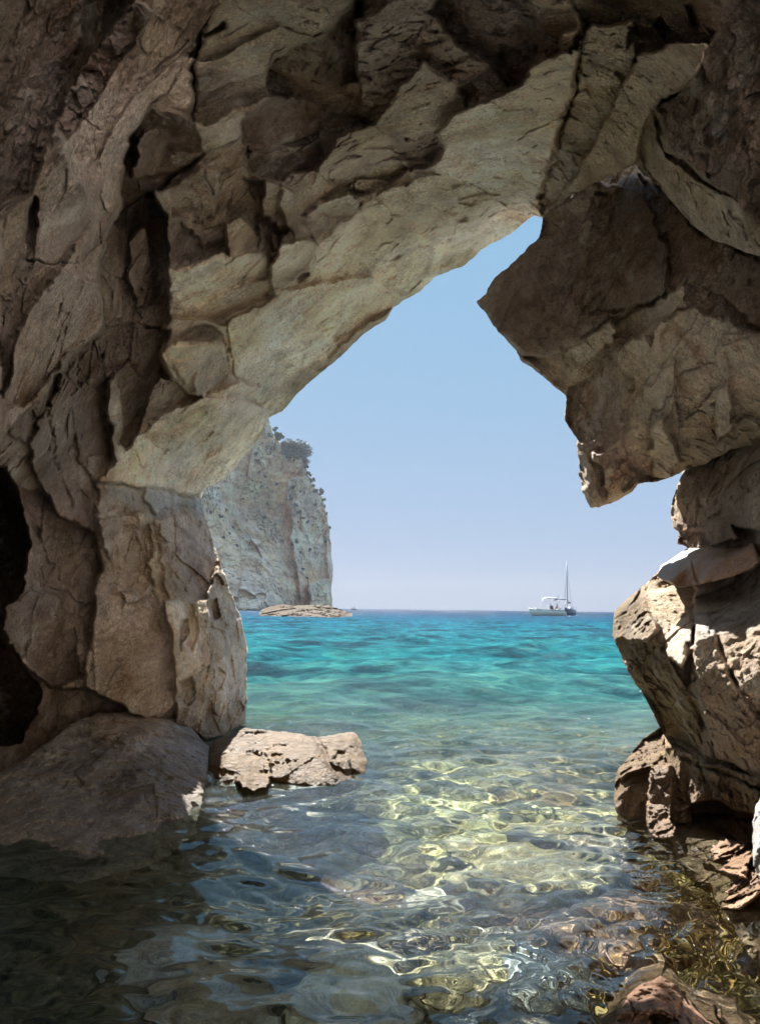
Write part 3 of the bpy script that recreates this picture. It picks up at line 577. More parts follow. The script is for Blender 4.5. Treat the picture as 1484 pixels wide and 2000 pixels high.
# ------------------------------------------------------------------ boulders on the left
g = sd_
rock('grey_boulder', 'rounded grey boulder in shade at the waterline, left of the sunlit flat rock', M_GREY,
     [(90, 1455), (140, 1415), (185, 1396), (245, 1386), (312, 1394), (372, 1420), (412, 1464), (408, 1500), (400, 1560), (380, 1660), (300, 1760), (150, 1780), (-50, 1760), (-100, 1640), (-20, 1520)],
     [(140, 1420, 4.4), (245, 1388, 4.9), (372, 1420, 5.0), (410, 1470, 4.75), (250, 1450, 4.25), (350, 1500, 4.2), (350, 1590, g(350, 1596)), (200, 1560, 3.7), (100, 1500, 3.9), (200, 1680, g(200, 1660)), (-50, 1600, 3.4), (300, 1750, 3.15), (-50, 1750, 2.9)],
     [([(175, 1400), (250, 1386), (312, 1394), (330, 1430), (250, 1450), (180, 1440)], .02, 0, -.15, 'br', .8)], base='gy', seed=10, thick=40, rough=.5, micro=2.0, chip=(2.2, 7))
rock('flat_rock', 'flat wet tan rock in full sun at the foot of the left pillar', M_SHORE,
     [(396, 1486), (420, 1446), (480, 1418), (560, 1428), (622, 1440), (690, 1429), (706, 1450), (716, 1490), (712, 1512), (700, 1560), (670, 1610), (560, 1620), (450, 1610), (410, 1540)],
     [(410, 1480, 4.7), (440, 1450, 4.9), (486, 1424, 5.15), (560, 1428, 5.05), (622, 1440, 4.95), (690, 1430, 5.05), (712, 1490, 4.7), (560, 1490, 4.5), (640, 1490, 4.5), (620, 1540, g(620, 1540)), (690, 1530, g(690, 1528)), (470, 1532, g(470, 1530)), (420, 1510, 4.4), (430, 1476, 4.45), (445, 1500, 4.25), (480, 1500, 4.35), (560, 1610, 4.1), (670, 1600, 4.2), (500, 1470, 4.7)],
     [([(440, 1455), (486, 1424), (560, 1428), (622, 1440), (690, 1430), (706, 1452), (650, 1480), (560, 1480), (500, 1462), (450, 1475)], .0, 0, -.25, 'wt', .8),
      ([(410, 1478), (450, 1470), (510, 1465), (530, 1490), (520, 1520), (470, 1515), (410, 1505)], .0, .05, .0, 'wt', .8),
      ([(530, 1482), (600, 1478), (680, 1482), (700, 1530), (640, 1542), (560, 1532), (525, 1520)], .06, 0, .12, 'wt', 1.0), ([(455, 1528), (490, 1508), (525, 1512), (520, 1540), (470, 1545)], .15, 0, -.3, 'wt', .8)],
     [([(620, 1442), (640, 1470), (650, 1500), (700, 1520)], 5, .08)], base='wt', seed=11, thick=40, rough=.3, chip=(2.0, 6), micro=1.0)

# ------------------------------------------------------------------ far cliff and skerry
KC = [(250, 700, 300), (250, 1190, 300), (530, 820, 330), (400, 970, 290), (450, 1190, 270), (520, 1190, 262), (470, 1000, 325), (560, 1100, 330), (600, 930, 350), (648, 1100, 365), (648, 1190, 360), (560, 1190, 320), (560, 900, 340)]
cliff = sheet('sea_cliff', M_CLIFF, [(200, 700), (440, 760), (526, 816), (533, 845), (548, 862), (566, 884), (592, 892), (602, 925), (616, 955), (628, 970), (640, 1010), (648, 1062), (651, 1112), (647, 1150), (649, 1196), (200, 1196)],
    KC, [([(430, 950), (455, 1040), (480, 1110), (520, 1135), (552, 1178), (552, 1200), (300, 1200), (300, 940)], .35, .0, 0, 'cl', .7), ([(478, 1112), (520, 1138), (550, 1180), (550, 1200), (465, 1200)], .42, .1, 0, 'cl', .7),
         ([(562, 940), (600, 925), (625, 965), (640, 1040), (640, 1180), (590, 1190), (570, 1060)], .05, .3, 0, 'cl', 1.2), ([(600, 1140), (650, 1130), (650, 1200), (610, 1200)], .2, .2, 0, 'cl', 1.0)],
    [], base='cl', scale=70, seed=12, thick=40, back=.02, warp=.9, rough=.6, step=1.0, micro=1.5, chip=(2.5, 9))
tag(cliff, 'tall pale limestone sea cliff with shrubs on top, seen beyond the left pillar', 'cliff')
skerry = sheet('skerry', M_SKERRY, [(512, 1193), (530, 1185), (548, 1180), (575, 1182), (600, 1180), (640, 1182), (664, 1190), (688, 1198), (690, 1208), (510, 1208)],
    [(512, 1195, 92), (550, 1180, 95), (600, 1180, 95), (660, 1188, 95), (690, 1200, 90), (600, 1203, 83), (540, 1203, 84), (660, 1203, 84)], base='sk', scale=14, seed=13, thick=16, back=.05, warp=.8, step=.7, rough=1.0, micro=1.4, chip=(3, 9))
tag(skerry, 'low rocky islet lying in the sea in front of the cliff', 'islet')

# ------------------------------------------------------------------ sea bed and water
def xygrid(name, xs, ys, zf, mat, smooth=True, tone=None):
    X, Y = np.meshgrid(xs, ys); Z = zf(X, Y); idx = np.arange(X.size).reshape(X.shape)
    q = np.stack([idx[:-1, :-1], idx[:-1, 1:], idx[1:, 1:], idx[1:, :-1]], -1).reshape(-1, 4)
    return mesh_np(name, np.stack([X, Y, Z], -1).reshape(-1, 3), q, mat, tone, smooth)

def bed_z(X, Y):
    P = np.stack([X, Y, np.zeros_like(X)], -1)
    base = -0.42 - 0.30 * np.clip((-X + 0.3), 0, 2) - 0.06 * np.clip(Y - 3, 0, 200) + 0.24 * np.clip(1 - np.hypot((X - 1.5) / 1.1, (Y - 2.6) / 1.4), 0, 1)
    h1, e1, _ = chips(P, 1.8, 91); h2, e2, _ = chips(P + .03 * fbm(P, 6, 2, 93)[..., None], 5.0, 92)
    dome = np.clip(e1, 0, .5); dome2 = np.clip(e2, 0, .4)
    z = base + .16 * dome * (1 + h1) + .09 * dome2 + .10 * fbm(P, .9, 3, 94) + .025 * fbm(P, 9, 4, 95)
    return np.clip(z, -60, -0.03)

def bed_material():
    m, nt, b, N = nodes('sea_bed_stone')
    geo = N('NewGeometry'); vec = geo.outputs['Position']; sep = N('SeparateXYZ'); nt.links.new(vec, sep.inputs[0])
    a = noise(nt, N, 2.2, 8, .65, vec, .6); bb = noise(nt, N, 9, 8, .7, vec, .6); cc = noise(nt, N, 1.1, 5, .6, vec, .3)
    c = ramp(nt, N, a, [(.32, (.14, .12, .08)), (.44, (.36, .33, .22)), (.56, (.56, .53, .38)), (.7, (.70, .68, .55))])
    c = mixc(nt, N, 'MULTIPLY', 1.0, c, ramp(nt, N, bb, [(.32, .45), (.5, 1.0), (.68, 1.25)]))
    vo = N('TexVoronoi'); vo.inputs['Scale'].default_value = 14; nt.links.new(vec, vo.inputs['Vector']); ve = N('TexVoronoi'); ve.feature = 'DISTANCE_TO_EDGE'; ve.inputs['Scale'].default_value = 14; nt.links.new(vec, ve.inputs['Vector'])
    c = mixc(nt, N, 'MULTIPLY', .75, c, ramp(nt, N, vo.outputs['Color'], [(.1, (.5, .47, .42)), (.5, (1, .97, .9)), (.9, (1.3, 1.22, 1.05))]))
    c = mixc(nt, N, 'MULTIPLY', .8, c, ramp(nt, N, ve.outputs['Distance'], [(.0, .3), (.12, 1.0)]))
    c = mixc(nt, N, 'MULTIPLY', 1.0, c, (1.42, 1.32, 1.03))
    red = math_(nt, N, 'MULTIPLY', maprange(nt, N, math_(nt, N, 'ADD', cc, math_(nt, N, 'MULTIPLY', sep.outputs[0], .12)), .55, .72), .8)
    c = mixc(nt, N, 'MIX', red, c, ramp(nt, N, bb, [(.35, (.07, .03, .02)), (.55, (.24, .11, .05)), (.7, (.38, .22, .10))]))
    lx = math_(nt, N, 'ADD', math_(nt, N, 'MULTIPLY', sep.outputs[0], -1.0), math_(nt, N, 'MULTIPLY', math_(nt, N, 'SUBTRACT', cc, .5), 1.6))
    c = mixc(nt, N, 'MIX', math_(nt, N, 'MULTIPLY', maprange(nt, N, lx, -.5, .05), .9), c, ramp(nt, N, bb, [(.35, (.015, .014, .014)), (.6, (.06, .055, .045)), (.72, (.13, .12, .09))]))  # bed colour darkened towards the left, standing in for shade
    wx = N('VectorMath'); wx.operation = 'SUBTRACT'; nt.links.new(vec, wx.inputs[0]); wx.inputs[1].default_value = (.72, 2.6, 0)
    ws = N('VectorMath'); ws.operation = 'MULTIPLY'; nt.links.new(wx.outputs[0], ws.inputs[0]); ws.inputs[1].default_value = (.95, .62, 0)
    wl = N('VectorMath'); wl.operation = 'LENGTH'; nt.links.new(ws.outputs[0], wl.inputs[0])
    wmask = maprange(nt, N, math_(nt, N, 'ADD', wl.outputs['Value'], math_(nt, N, 'MULTIPLY', math_(nt, N, 'SUBTRACT', a, .5), 2.2)), 1.0, .45)
    wp = noise(nt, N, 16, 6, .65, vec, 2.2)
    c = mixc(nt, N, 'MIX', math_(nt, N, 'MULTIPLY', wmask, .9), c, ramp(nt, N, wp, [(.34, (.03, .018, .012)), (.46, (.13, .065, .022)), (.56, (.36, .24, .07)), (.68, (.62, .50, .24))]))
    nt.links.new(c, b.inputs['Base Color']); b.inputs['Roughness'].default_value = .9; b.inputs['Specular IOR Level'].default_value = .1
    bp = N('Bump'); bp.inputs['Strength'].default_value = .8; bp.inputs['Distance'].default_value = .03; nt.links.new(bb, bp.inputs['Height']); nt.links.new(bp.outputs[0], b.inputs['Normal'])
    return m
xs = axis(-60, 60, -3.0, 2.6, .012, 2.0); ys = axis(-8, 160, 1.2, 7.0, .014, 2.0)
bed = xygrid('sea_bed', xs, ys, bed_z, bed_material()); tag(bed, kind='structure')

def bounce_beach_z(X, Y):
    P = np.stack([X, Y, np.zeros_like(X)], -1)
    return np.clip((-Y - 2.6) * .085, -1.5, 4) + .05 * fbm(P, .5, 3, 96)
bounce_beach = xygrid('bounce_beach', np.linspace(-45, 45, 121), np.linspace(-40, -.8, 80), bounce_beach_z, plain('bounce_pebbles', (.60, .56, .49), .95)); tag(bounce_beach, kind='structure')  # unseen ground added behind the camera to bounce sun into the cave
def bounce_cliff_mesh():
    a = np.radians(np.linspace(-75, 75, 160)); h = np.linspace(-1, 22, 50); A, H = np.meshgrid(a, h)
    P = np.stack([A * 30, H, np.zeros_like(A)], -1); R = 30 + .12 * H + 2.2 * fbm(P, .12, 5, 97) + .8 * chips(P, .3, 98)[0]
    V = np.stack([R * np.sin(A), -R * np.cos(A), H], -1).reshape(-1, 3); idx = np.arange(A.size).reshape(A.shape)
    q = np.stack([idx[:-1, :-1], idx[:-1, 1:], idx[1:, 1:], idx[1:, :-1]], -1).reshape(-1, 4)
    return mesh_np('bounce_cliffs', V, q, plain('bounce_limestone', (.58, .53, .46), .95), None)
tag(bounce_cliff_mesh(), kind='structure')  # unseen sunlit cliffs added behind the camera as fill for the walls

def water_material():
    m, nt, b, N = nodes('sea_water')
    out = nt.nodes['Material Output']; geo = N('NewGeometry'); vec = geo.outputs['Position']; sep = N('SeparateXYZ'); nt.links.new(vec, sep.inputs[0])
    g_ = N('BsdfGlass'); g_.inputs['Roughness'].default_value = 0; g_.inputs['IOR'].default_value = 1.333; g_.inputs['Color'].default_value = (.86, .97, .95, 1)
    dist = N('VectorMath'); dist.operation = 'LENGTH'; nt.links.new(vec, dist.inputs[0]); D = dist.outputs['Value']
    mpv = N('Mapping'); mpv.inputs['Scale'].default_value = (.8, 1.0, 1); nt.links.new(vec, mpv.inputs[0])
    n1 = noise(nt, N, .32, 5, .55, vec, .3); n2 = noise(nt, N, 1.0, 5, .6, mpv.outputs[0], .6)
    # colour of the water column: shallow over sand, weed patches, deeper blue outward
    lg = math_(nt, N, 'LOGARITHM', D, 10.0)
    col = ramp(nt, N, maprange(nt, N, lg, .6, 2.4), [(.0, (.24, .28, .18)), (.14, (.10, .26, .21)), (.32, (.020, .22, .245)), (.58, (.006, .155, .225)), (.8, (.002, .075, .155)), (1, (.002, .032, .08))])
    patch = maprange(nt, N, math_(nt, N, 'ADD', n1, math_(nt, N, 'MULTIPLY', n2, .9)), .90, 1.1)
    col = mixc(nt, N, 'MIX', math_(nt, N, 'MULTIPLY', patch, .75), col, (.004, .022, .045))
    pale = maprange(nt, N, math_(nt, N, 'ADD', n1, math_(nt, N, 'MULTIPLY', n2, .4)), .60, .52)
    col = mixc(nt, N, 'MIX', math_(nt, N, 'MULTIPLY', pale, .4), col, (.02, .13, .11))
    bp = N('Bump'); bp.inputs['Strength'].default_value = 1.0; bp.inputs['Distance'].default_value = .5
    mp2 = N('Mapping'); mp2.inputs['Scale'].default_value = (.9, 1.1, 1); nt.links.new(vec, mp2.inputs[0])
    nt.links.new(math_(nt, N, 'ADD', noise(nt, N, 2.4, 10, .74, mp2.outputs[0], .5), math_(nt, N, 'MULTIPLY', noise(nt, N, .3, 3, .5, mp2.outputs[0], .2), 1.8)), bp.inputs['Height'])
    mp3 = N('Mapping'); mp3.inputs['Scale'].default_value = (1.1, 1.3, 1); nt.links.new(vec, mp3.inputs[0])
    col = mixc(nt, N, 'MULTIPLY', 1.0, col, ramp(nt, N, noise(nt, N, 1.5, 6, .65, mp3.outputs[0], .8), [(.34, (.45, .55, .65)), (.5, (.95, .97, 1)), (.66, (2.0, 1.55, 1.3))]))  # mottling paints light through the wave crests into the water colour
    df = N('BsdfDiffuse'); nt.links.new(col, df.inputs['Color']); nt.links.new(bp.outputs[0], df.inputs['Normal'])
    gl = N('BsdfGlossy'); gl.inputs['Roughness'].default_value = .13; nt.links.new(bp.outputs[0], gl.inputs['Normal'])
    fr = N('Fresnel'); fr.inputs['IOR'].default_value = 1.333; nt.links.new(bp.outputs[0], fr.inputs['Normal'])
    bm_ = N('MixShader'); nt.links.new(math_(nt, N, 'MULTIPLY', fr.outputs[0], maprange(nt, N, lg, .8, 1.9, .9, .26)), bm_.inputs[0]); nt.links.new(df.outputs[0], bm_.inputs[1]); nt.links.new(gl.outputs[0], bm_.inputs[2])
    nt.nodes.remove(b)
    fac = maprange(nt, N, math_(nt, N, 'ADD', D, math_(nt, N, 'MULTIPLY', math_(nt, N, 'SUBTRACT', n2, .5), 3.0)), 4.0, 10.5)
    gg = N('BsdfGlossy'); gg.inputs['Roughness'].default_value = .05; gm = N('MixShader'); gm.inputs[0].default_value = .006
    gb = N('Bump'); gb.inputs['Strength'].default_value = .6; gb.inputs['Distance'].default_value = .012; nt.links.new(noise(nt, N, 38, 4, .7, vec, .4), gb.inputs['Height']); nt.links.new(gb.outputs[0], gg.inputs['Normal'])
    nt.links.new(g_.outputs[0], gm.inputs[1]); nt.links.new(gg.outputs[0], gm.inputs[2])
    mx = N('MixShader'); nt.links.new(fac, mx.inputs[0]); nt.links.new(gm.outputs[0], mx.inputs[1]); nt.links.new(bm_.outputs[0], mx.inputs[2]); nt.links.new(mx.outputs[0], out.inputs[0])
    return m

def water_mesh():
    rr = [0.5]
    while rr[-1] < 3500: rr.append(rr[-1] * (1.0042 if rr[-1] < 5 else 1.0055 if rr[-1] < 70 else 1.01) + .0008)
    r = np.array(rr); th = np.radians(np.concatenate([np.linspace(-170, -34, 60)[:-1], np.linspace(-34, 34, 640), np.linspace(34, 170, 60)[1:]]))
    T, Rr = np.meshgrid(th, r); X, Y = Rr * np.sin(T), Rr * np.cos(T)
    P = np.stack([X, Y, np.zeros_like(X)], -1)
    near = np.clip(1 - (Rr - 3) / 9, 0, 1); far = Rr < 700
    Xw = X + .10 * vnoise(P, 1.1, 31) + .25 * vnoise(P, .35, 32); Yw = Y + .10 * vnoise(P, 1.1, 33) + .25 * vnoise(P, .35, 34)
    rng = np.random.RandomState(5); Z = np.zeros_like(X); cell = Rr * np.where(Rr < 5, .005, np.where(Rr < 70, .0058, .011))
    for i in range(110):
        lam = .07 * 80 ** rng.rand(); kk = 2 * math.pi / lam; a = rng.normal(0, .75) + math.pi / 2 + (.35 if lam > 1 else 0)
        slope = .032 if lam < .5 else .024
        amp = slope / kk * (1 - near * (.0 if lam < .35 else .45 if lam < 1.0 else .75)); w = np.clip(lam / cell / 5 - .4, 0, 1)
        ph = kk * (Xw * math.cos(a) + Yw * math.sin(a)) + rng.rand() * 6.283
        Z += amp * w * (np.exp(.6 * np.sin(ph)) - 1.09) * 1.5
    Z *= 1 + .22 * np.clip((Rr - 5) / 8, 0, 1)
    gust = .65 + .5 * np.clip(fbm(P, .5, 3, 35) + .5, 0, 1.3)
    right = np.clip((X + .1) / .7, 0, 1) * np.clip((4.6 - Y) / 1.2, 0, 1)
    Z *= gust * (1 - .25 * np.clip(-X - .1, 0, 1) * near)
    Z += right * (.0045 * fbm(P, 7, 3, 37) + .0028 * ridged(P + .1 * vnoise(P, 4, 39)[..., None], 13, 2, 38))
    Z += .006 * near * fbm(P, 3.2, 3, 36)
    idx = np.arange(X.size).reshape(X.shape)
    q = np.stack([idx[:-1, :-1], idx[:-1, 1:], idx[1:, 1:], idx[1:, :-1]], -1).reshape(-1, 4)
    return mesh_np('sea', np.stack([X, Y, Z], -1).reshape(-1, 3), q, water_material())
sea = water_mesh(); tag(sea, kind='structure')
sea.cycles.is_caustics_caster = True
for o in list(COL.objects):
    if o.type == 'MESH' and o is not sea: o.cycles.is_caustics_receiver = o.name in ('sea_bed', 'flat_rock', 'grey_boulder', 'shore_rock', 'ledge_rock', 'undercut_rock')

# ------------------------------------------------------------------ boats
M_GEL = plain('cream_gelcoat', (.86, .79, .60), .3); M_WHITE = plain('white_paint', (.8, .8, .78), .4); M_GREYC = plain('grey_canvas', (.16, .17, .18), .9)
M_STEEL = plain('steel_tube', (.62, .63, .65), .3, .8); M_DARK = plain('dark_plastic', (.035, .035, .04), .4); M_GLASS = plain('smoked_screen', (.05, .07, .09), .1)
M_MAST = plain('grey_mast', (.30, .31, .33), .45, .3); M_NAVY = plain('navy_hull', (.05, .06, .10), .3); M_CLOTHW = plain('white_shirt', (.7, .68, .66), .9)
M_SKIN = plain('tanned_skin', (.42, .24, .16), .6); M_HAIR = plain('dark_hair', (.03, .022, .018), .8); M_SHORTS = plain('dark_red_shorts', (.16, .04, .05), .9)

class MB:
    def __init__(s): s.v, s.f = [], []
    def add(s, v, f):
        n = len(s.v); s.v += [tuple(map(float, p)) for p in v]; s.f += [tuple(i + n for i in q) for q in f]; return s
    def box(s, c, d, taper=1.0, shear=0.0):
        x, y, z = c; a, b, h = d[0] / 2, d[1] / 2, d[2] / 2; v = []
        for k, t in ((-1, 1.0), (1, taper)):
            for i, j in ((-1, -1), (1, -1), (1, 1), (-1, 1)): v.append((x + i * a * t + (shear if k > 0 else 0), y + j * b * t, z + k * h))
        return s.add(v, [(3, 2, 1, 0), (4, 5, 6, 7), (0, 1, 5, 4), (1, 2, 6, 5), (2, 3, 7, 6), (3, 0, 4, 7)])
    def tube(s, pts, r, n=6, r1=None):
        pts = [Vector(p) for p in pts]; v, f = [], []; m = len(pts)
        for i, p in enumerate(pts):
            t = (pts[min(i + 1, m - 1)] - pts[max(i - 1, 0)]).normalized(); a = t.orthogonal().normalized(); b = t.cross(a)
            rr = r if r1 is None else r + (r1 - r) * i / (m - 1)
            for k in range(n): q = 2 * math.pi * k / n; v.append(p + a * rr * math.cos(q) + b * rr * math.sin(q))
        for i in range(m - 1):
            for k in range(n): f.append((i * n + k, i * n + (k + 1) % n, (i + 1) * n + (k + 1) % n, (i + 1) * n + k))
        f.append(tuple(range(n - 1, -1, -1))); f.append(tuple(range((m - 1) * n, m * n)))
        return s.add(v, f)
    def loft(s, secs, closed_ends=True):
        n = len(secs[0]); v = [p for q in secs for p in q]; f = []
        for i in range(len(secs) - 1):
            for k in range(n): f.append((i * n + k, (i + 1) * n + k, (i + 1) * n + (k + 1) % n, i * n + (k + 1) % n))
        if closed_ends: f.append(tuple(range(n))); f.append(tuple(range((len(secs) - 1) * n + n - 1, (len(secs) - 1) * n - 1, -1)))
        return s.add(v, f)
    def build(s, name, mat, parent=None, smooth=False):
        me = bpy.data.meshes.new(name); me.from_pydata(s.v, [], s.f); me.validate(); me.update()
        if smooth: me.shade_smooth()
        me.materials.append(mat); o = bpy.data.objects.new(name, me); COL.objects.link(o)
        if parent: o.parent = parent
        return o

def empty(name, loc, rz=0.0):
    o = bpy.data.objects.new(name, None); o.empty_display_size = .2; COL.objects.link(o); o.location = loc; o.rotation_euler = (0, 0, rz); return o

def hull_secs(L, B, H, bow_up, n=12, stern=.85, draft=.25):
    secs = []
    for i in range(n + 1):
        t = i / n; x = -L / 2 + L * t                        # bow at -x
        w = B / 2 * min(1.0, (math.sin(min(t / .55, 1) * math.pi / 2) ** .75)) * (1 - (1 - stern) * max(0, t - .6) / .4) + .02
        z1 = H + bow_up * (1 - t) ** 2; k = -draft * min(1, t * 4) + (1 - min(1, t * 4)) * .12 * H
        xr = x + (.16 * L) * (1 - min(1, t * 3.2)) * 0.6
        secs.append([(x, -w, z1), (x * .5 + xr * .5, -w * .93, z1 * .45), (xr, -w * .7, k * .3), (xr, 0, k), (xr, w * .7, k * .3), (x * .5 + xr * .5, w * .93, z1 * .45), (x, w, z1), (x, w - .07 if w > .1 else w * .4, z1 - .02), (x, 0, z1 - .08), (x, -w + .07 if w > .1 else -w * .4, z1 - .02)])
    return secs

def sea_point(u, dist):
    p = unproj(u, 1190.0, dist); return (float(p[0]), float(p[1]), 0.0)

mb = empty('motor_boat', sea_point(1066, 150), math.radians(-4))
tag(mb, 'cream open motor boat anchored on the sea under sun canopies, bow to the left', 'boat')
MB().loft(hull_secs(7.2, 2.4, 1.15, .35)).build('hull', M_GEL, mb, True)
rb = MB(); rb.tube([(-3.55, 0, 1.5), (-2.6, -.8, 1.38), (-.6, -1.16, 1.26), (1.5, -1.2, 1.2), (3.5, -1.05, 1.2)], .05); rb.tube([(-3.55, 0, 1.5), (-2.6, .8, 1.38), (-.6, 1.16, 1.26), (1.5, 1.2, 1.2), (3.5, 1.05, 1.2)], .05)
rb.build('rub_rail', M_WHITE, mb, True)
br_ = MB(); br_.tube([(-1.6, -1.0, 1.3), (-2.2, -.85, 1.72), (-3.3, -.35, 1.95), (-3.6, 0, 1.98), (-3.3, .35, 1.95), (-2.2, .85, 1.72), (-1.6, 1.0, 1.3)], .03)
for x, y in ((-2.6, -.72), (-3.3, -.33), (-2.6, .72), (-3.3, .33)): br_.tube([(x, y, 1.35), (x, y, 1.9 if x < -3 else 1.8)], .022)
br_.build('bow_rail', M_STEEL, mb, True)
MB().box((-1.5, 0, 1.42), (1.4, 1.2, .34), .85).build('foredeck_cushion', M_WHITE, mb)
MB().box((1.05, 0, 1.55), (.75, .9, 1.0), .8).build('console', M_DARK, mb); MB().box((.85, 0, 2.2), (.08, .85, .5), .8, .12).build('windscreen', M_GLASS, mb)
MB().box((2.6, 0, 1.35), (.6, 1.7, .5), .92).build('stern_bench', M_WHITE, mb)
def bimini(x0, x1, z, sag, mat, legs):
    secs = []
    for i in range(7):
        t = i / 6; x = x0 + (x1 - x0) * t; zz = z + sag * math.sin(t * math.pi)
        secs.append([(x, -1.1, zz - .12), (x, -.6, zz + .05), (x, 0, zz + .1), (x, .6, zz + .05), (x, 1.1, zz - .12), (x, .6, zz), (x, 0, zz + .05), (x, -.6, zz)])
    c = MB().loft(secs).build('canopy', mat, mb, True)
    for a, b in legs: MB().tube([(a, -1.1, 1.2), (b, -1.08, z - .1), (b, 0, z + .04), (b, 1.08, z - .1), (a, 1.1, 1.2)], .028).build('canopy_bow', M_STEEL, mb, True)
bimini(-.5, 2.2, 3.55, .12, M_WHITE, [(.6, -.45), (.6, .7), (-1.1, -.45)])
bimini(1.6, 4.3, 3.2, .22, M_GREYC, [(2.4, 1.7), (2.1, 2.6), (3.3, 4.2)])
ob = MB(); ob.box((3.85, 0, 1.25), (.55, .5, .75), .8, .1).build('outboard_engine', M_DARK, mb); MB().box((4.0, 0, .55), (.28, .2, .9), 1.1, -.15).build('engine_leg', M_WHITE, mb)
MB().tube([(2.55, .3, 3.4), (2.55, .3, 4.15)], .035).build('antenna', M_DARK, mb)

def person(name, loc, rz, label, shirt, bare=True):
    """seated figure: one skinned body with hair, shirt and shorts laid over it"""
    J = [(0, 0, .0, .13), (0, 0, .2, .125), (0, 0, .42, .15), (0, 0, .52, .06), (0, -.02, .64, .1), (0, -.03, .74, .08),
         (-.19, 0, .45, .06), (-.26, -.1, .2, .042), (-.2, -.3, .14, .034), (-.19, -.38, .13, .03), (.19, 0, .45, .06), (.26, -.1, .2, .042), (.2, -.3, .14, .034), (.19, -.38, .13, .03),
         (-.1, -.08, -.02, .09), (-.12, -.45, .0, .065), (-.12, -.47, -.36, .045), (-.12, -.6, -.42, .035), (.1, -.08, -.02, .09), (.12, -.45, .0, .065), (.12, -.47, -.36, .045), (.12, -.6, -.42, .035)]
    E_ = [(0, 1), (1, 2), (2, 3), (3, 4), (4, 5), (2, 6), (6, 7), (7, 8), (8, 9), (2, 10), (10, 11), (11, 12), (12, 13), (0, 14), (14, 15), (15, 16), (16, 17), (0, 18), (18, 19), (19, 20), (20, 21)]
    def skinned(nm, ids, mat, grow, parent):
        me = bpy.data.meshes.new(nm); mp_ = {k: i for i, k in enumerate(ids)}
        me.from_pydata([J[k][:3] for k in ids], [(mp_[a], mp_[b]) for a, b in E_ if a in mp_ and b in mp_], [])
        o = bpy.data.objects.new(nm, me); COL.objects.link(o); o.modifiers.new('skin', 'SKIN'); me.materials.append(mat)
        if not me.skin_vertices: 
            bpy.context.view_layer.objects.active = o; bpy.ops.mesh.customdata_skin_add()
        sv = me.skin_vertices[0].data
        for i, k in enumerate(ids): sv[i].radius = (J[k][3] + grow,) * 2; sv[i].use_root = (i == 0)
        o.modifiers.new('smooth', 'SUBSURF').render_levels = 1
        if parent: o.parent = parent
        return o
    body = skinned(name, list(range(22)), M_SKIN, 0, None); body.location = loc; body.rotation_euler = (0, 0, rz); tag(body, label, 'person')
    skinned('shirt', [1, 2, 6, 10], shirt, .02, body); skinned('shorts', [0, 14, 15, 18, 19], M_SHORTS, .018, body)
    h = MB(); secs = []
    for i in range(6):
        a = i / 5 * 1.9; r = .115 * max(.05, math.sin(a)); secs.append([(r * math.cos(q), r * math.sin(q) - .01, .69 + .12 * math.cos(a)) for q in [k * math.pi / 5 for k in range(10)]])
    h.loft(secs).build('hair', M_HAIR, body, True)
    return body
bpx = sea_point(1066, 150)
person('person', (bpx[0] + 2.15, bpx[1] - .3, 1.62), math.radians(-70), 'person in a white shirt seated behind the console of the motor boat', M_CLOTHW)

sb = empty('sailing_boat', sea_point(1109, 175), math.radians(65))
tag(sb, 'dark sailing boat with a tall bare mast, moored behind the motor boat', 'boat')
MB().loft(hull_secs(8.5, 2.7, 1.25, .3)).build('hull', M_NAVY, sb, True)
MB().box((.3, 0, 1.55), (3.6, 1.6, .55), .82).build('cabin', M_WHITE, sb); MB().box((-.2, 0, 1.56), (1.6, 1.62, .18), .95).build('cabin_window', M_GLASS, sb)
MB().tube([(-.6, 0, 1.2), (-.6, 0, 13.2)], .12, 8, .075).build('mast', M_MAST, sb, True)
MB().tube([(-.55, 0, 2.9), (3.0, 0, 2.8)], .08).build('boom', M_MAST, sb, True); MB().tube([(-.4, 0, 3.08), (1.2, 0, 3.12), (2.8, 0, 2.98)], .17, 8, .1).build('furled_sail', M_GREYC, sb, True)
st = MB(); st.tube([(-4.1, 0, 1.5), (-.6, 0, 12.8)], .035); st.tube([(4.1, 0, 1.3), (-.6, 0, 13.0)], .022); st.tube([(-.5, -1.3, 1.2), (-.6, 0, 9.5)], .02); st.tube([(-.5, 1.3, 1.2), (-.6, 0, 9.5)], .02)
st.build('rigging', M_MAST, sb, True)
rl = MB()
for y in (-1.2, 1.2):
    rl.tube([(-3.6, y * .35, 1.95), (-1.5, y, 1.85), (3.9, y * .9, 1.85)], .03)
    for x in (-1.5, 0, 1.5, 3.0): rl.tube([(x, y, 1.2), (x, y, 1.85)], .025)
rl.tube([(3.95, -1.1, 1.85), (3.95, 1.1, 1.85)], .03); rl.build('guard_rail', M_STEEL, sb, True)
MB().box((4.1, .1, 1.3), (.4, .5, .5), .9).build('tender_engine', M_DARK, sb); MB().box((4.3, -.3, .9), (.2, 1.6, .5), .8).build('folded_tender', M_WHITE, sb)

db = empty('distant_boat', sea_point(691, 520), 0.1)
tag(db, 'tiny dark boat on the horizon just right of the rocky islet', 'boat')
MB().loft(hull_secs(4.6, 1.8, .75, .3)).build('hull', M_NAVY, db, True); MB().box((.2, 0, 1.2), (1.6, 1.2, 1.0), .75).build('cabin', M_WHITE, db); MB().box((.2, 0, 1.82), (2.0, 1.4, .1)).build('roof', M_WHITE, db); MB().tube([(.1, 0, 1.8), (.1, 0, 3.2)], .05).build('mast', M_DARK, db)

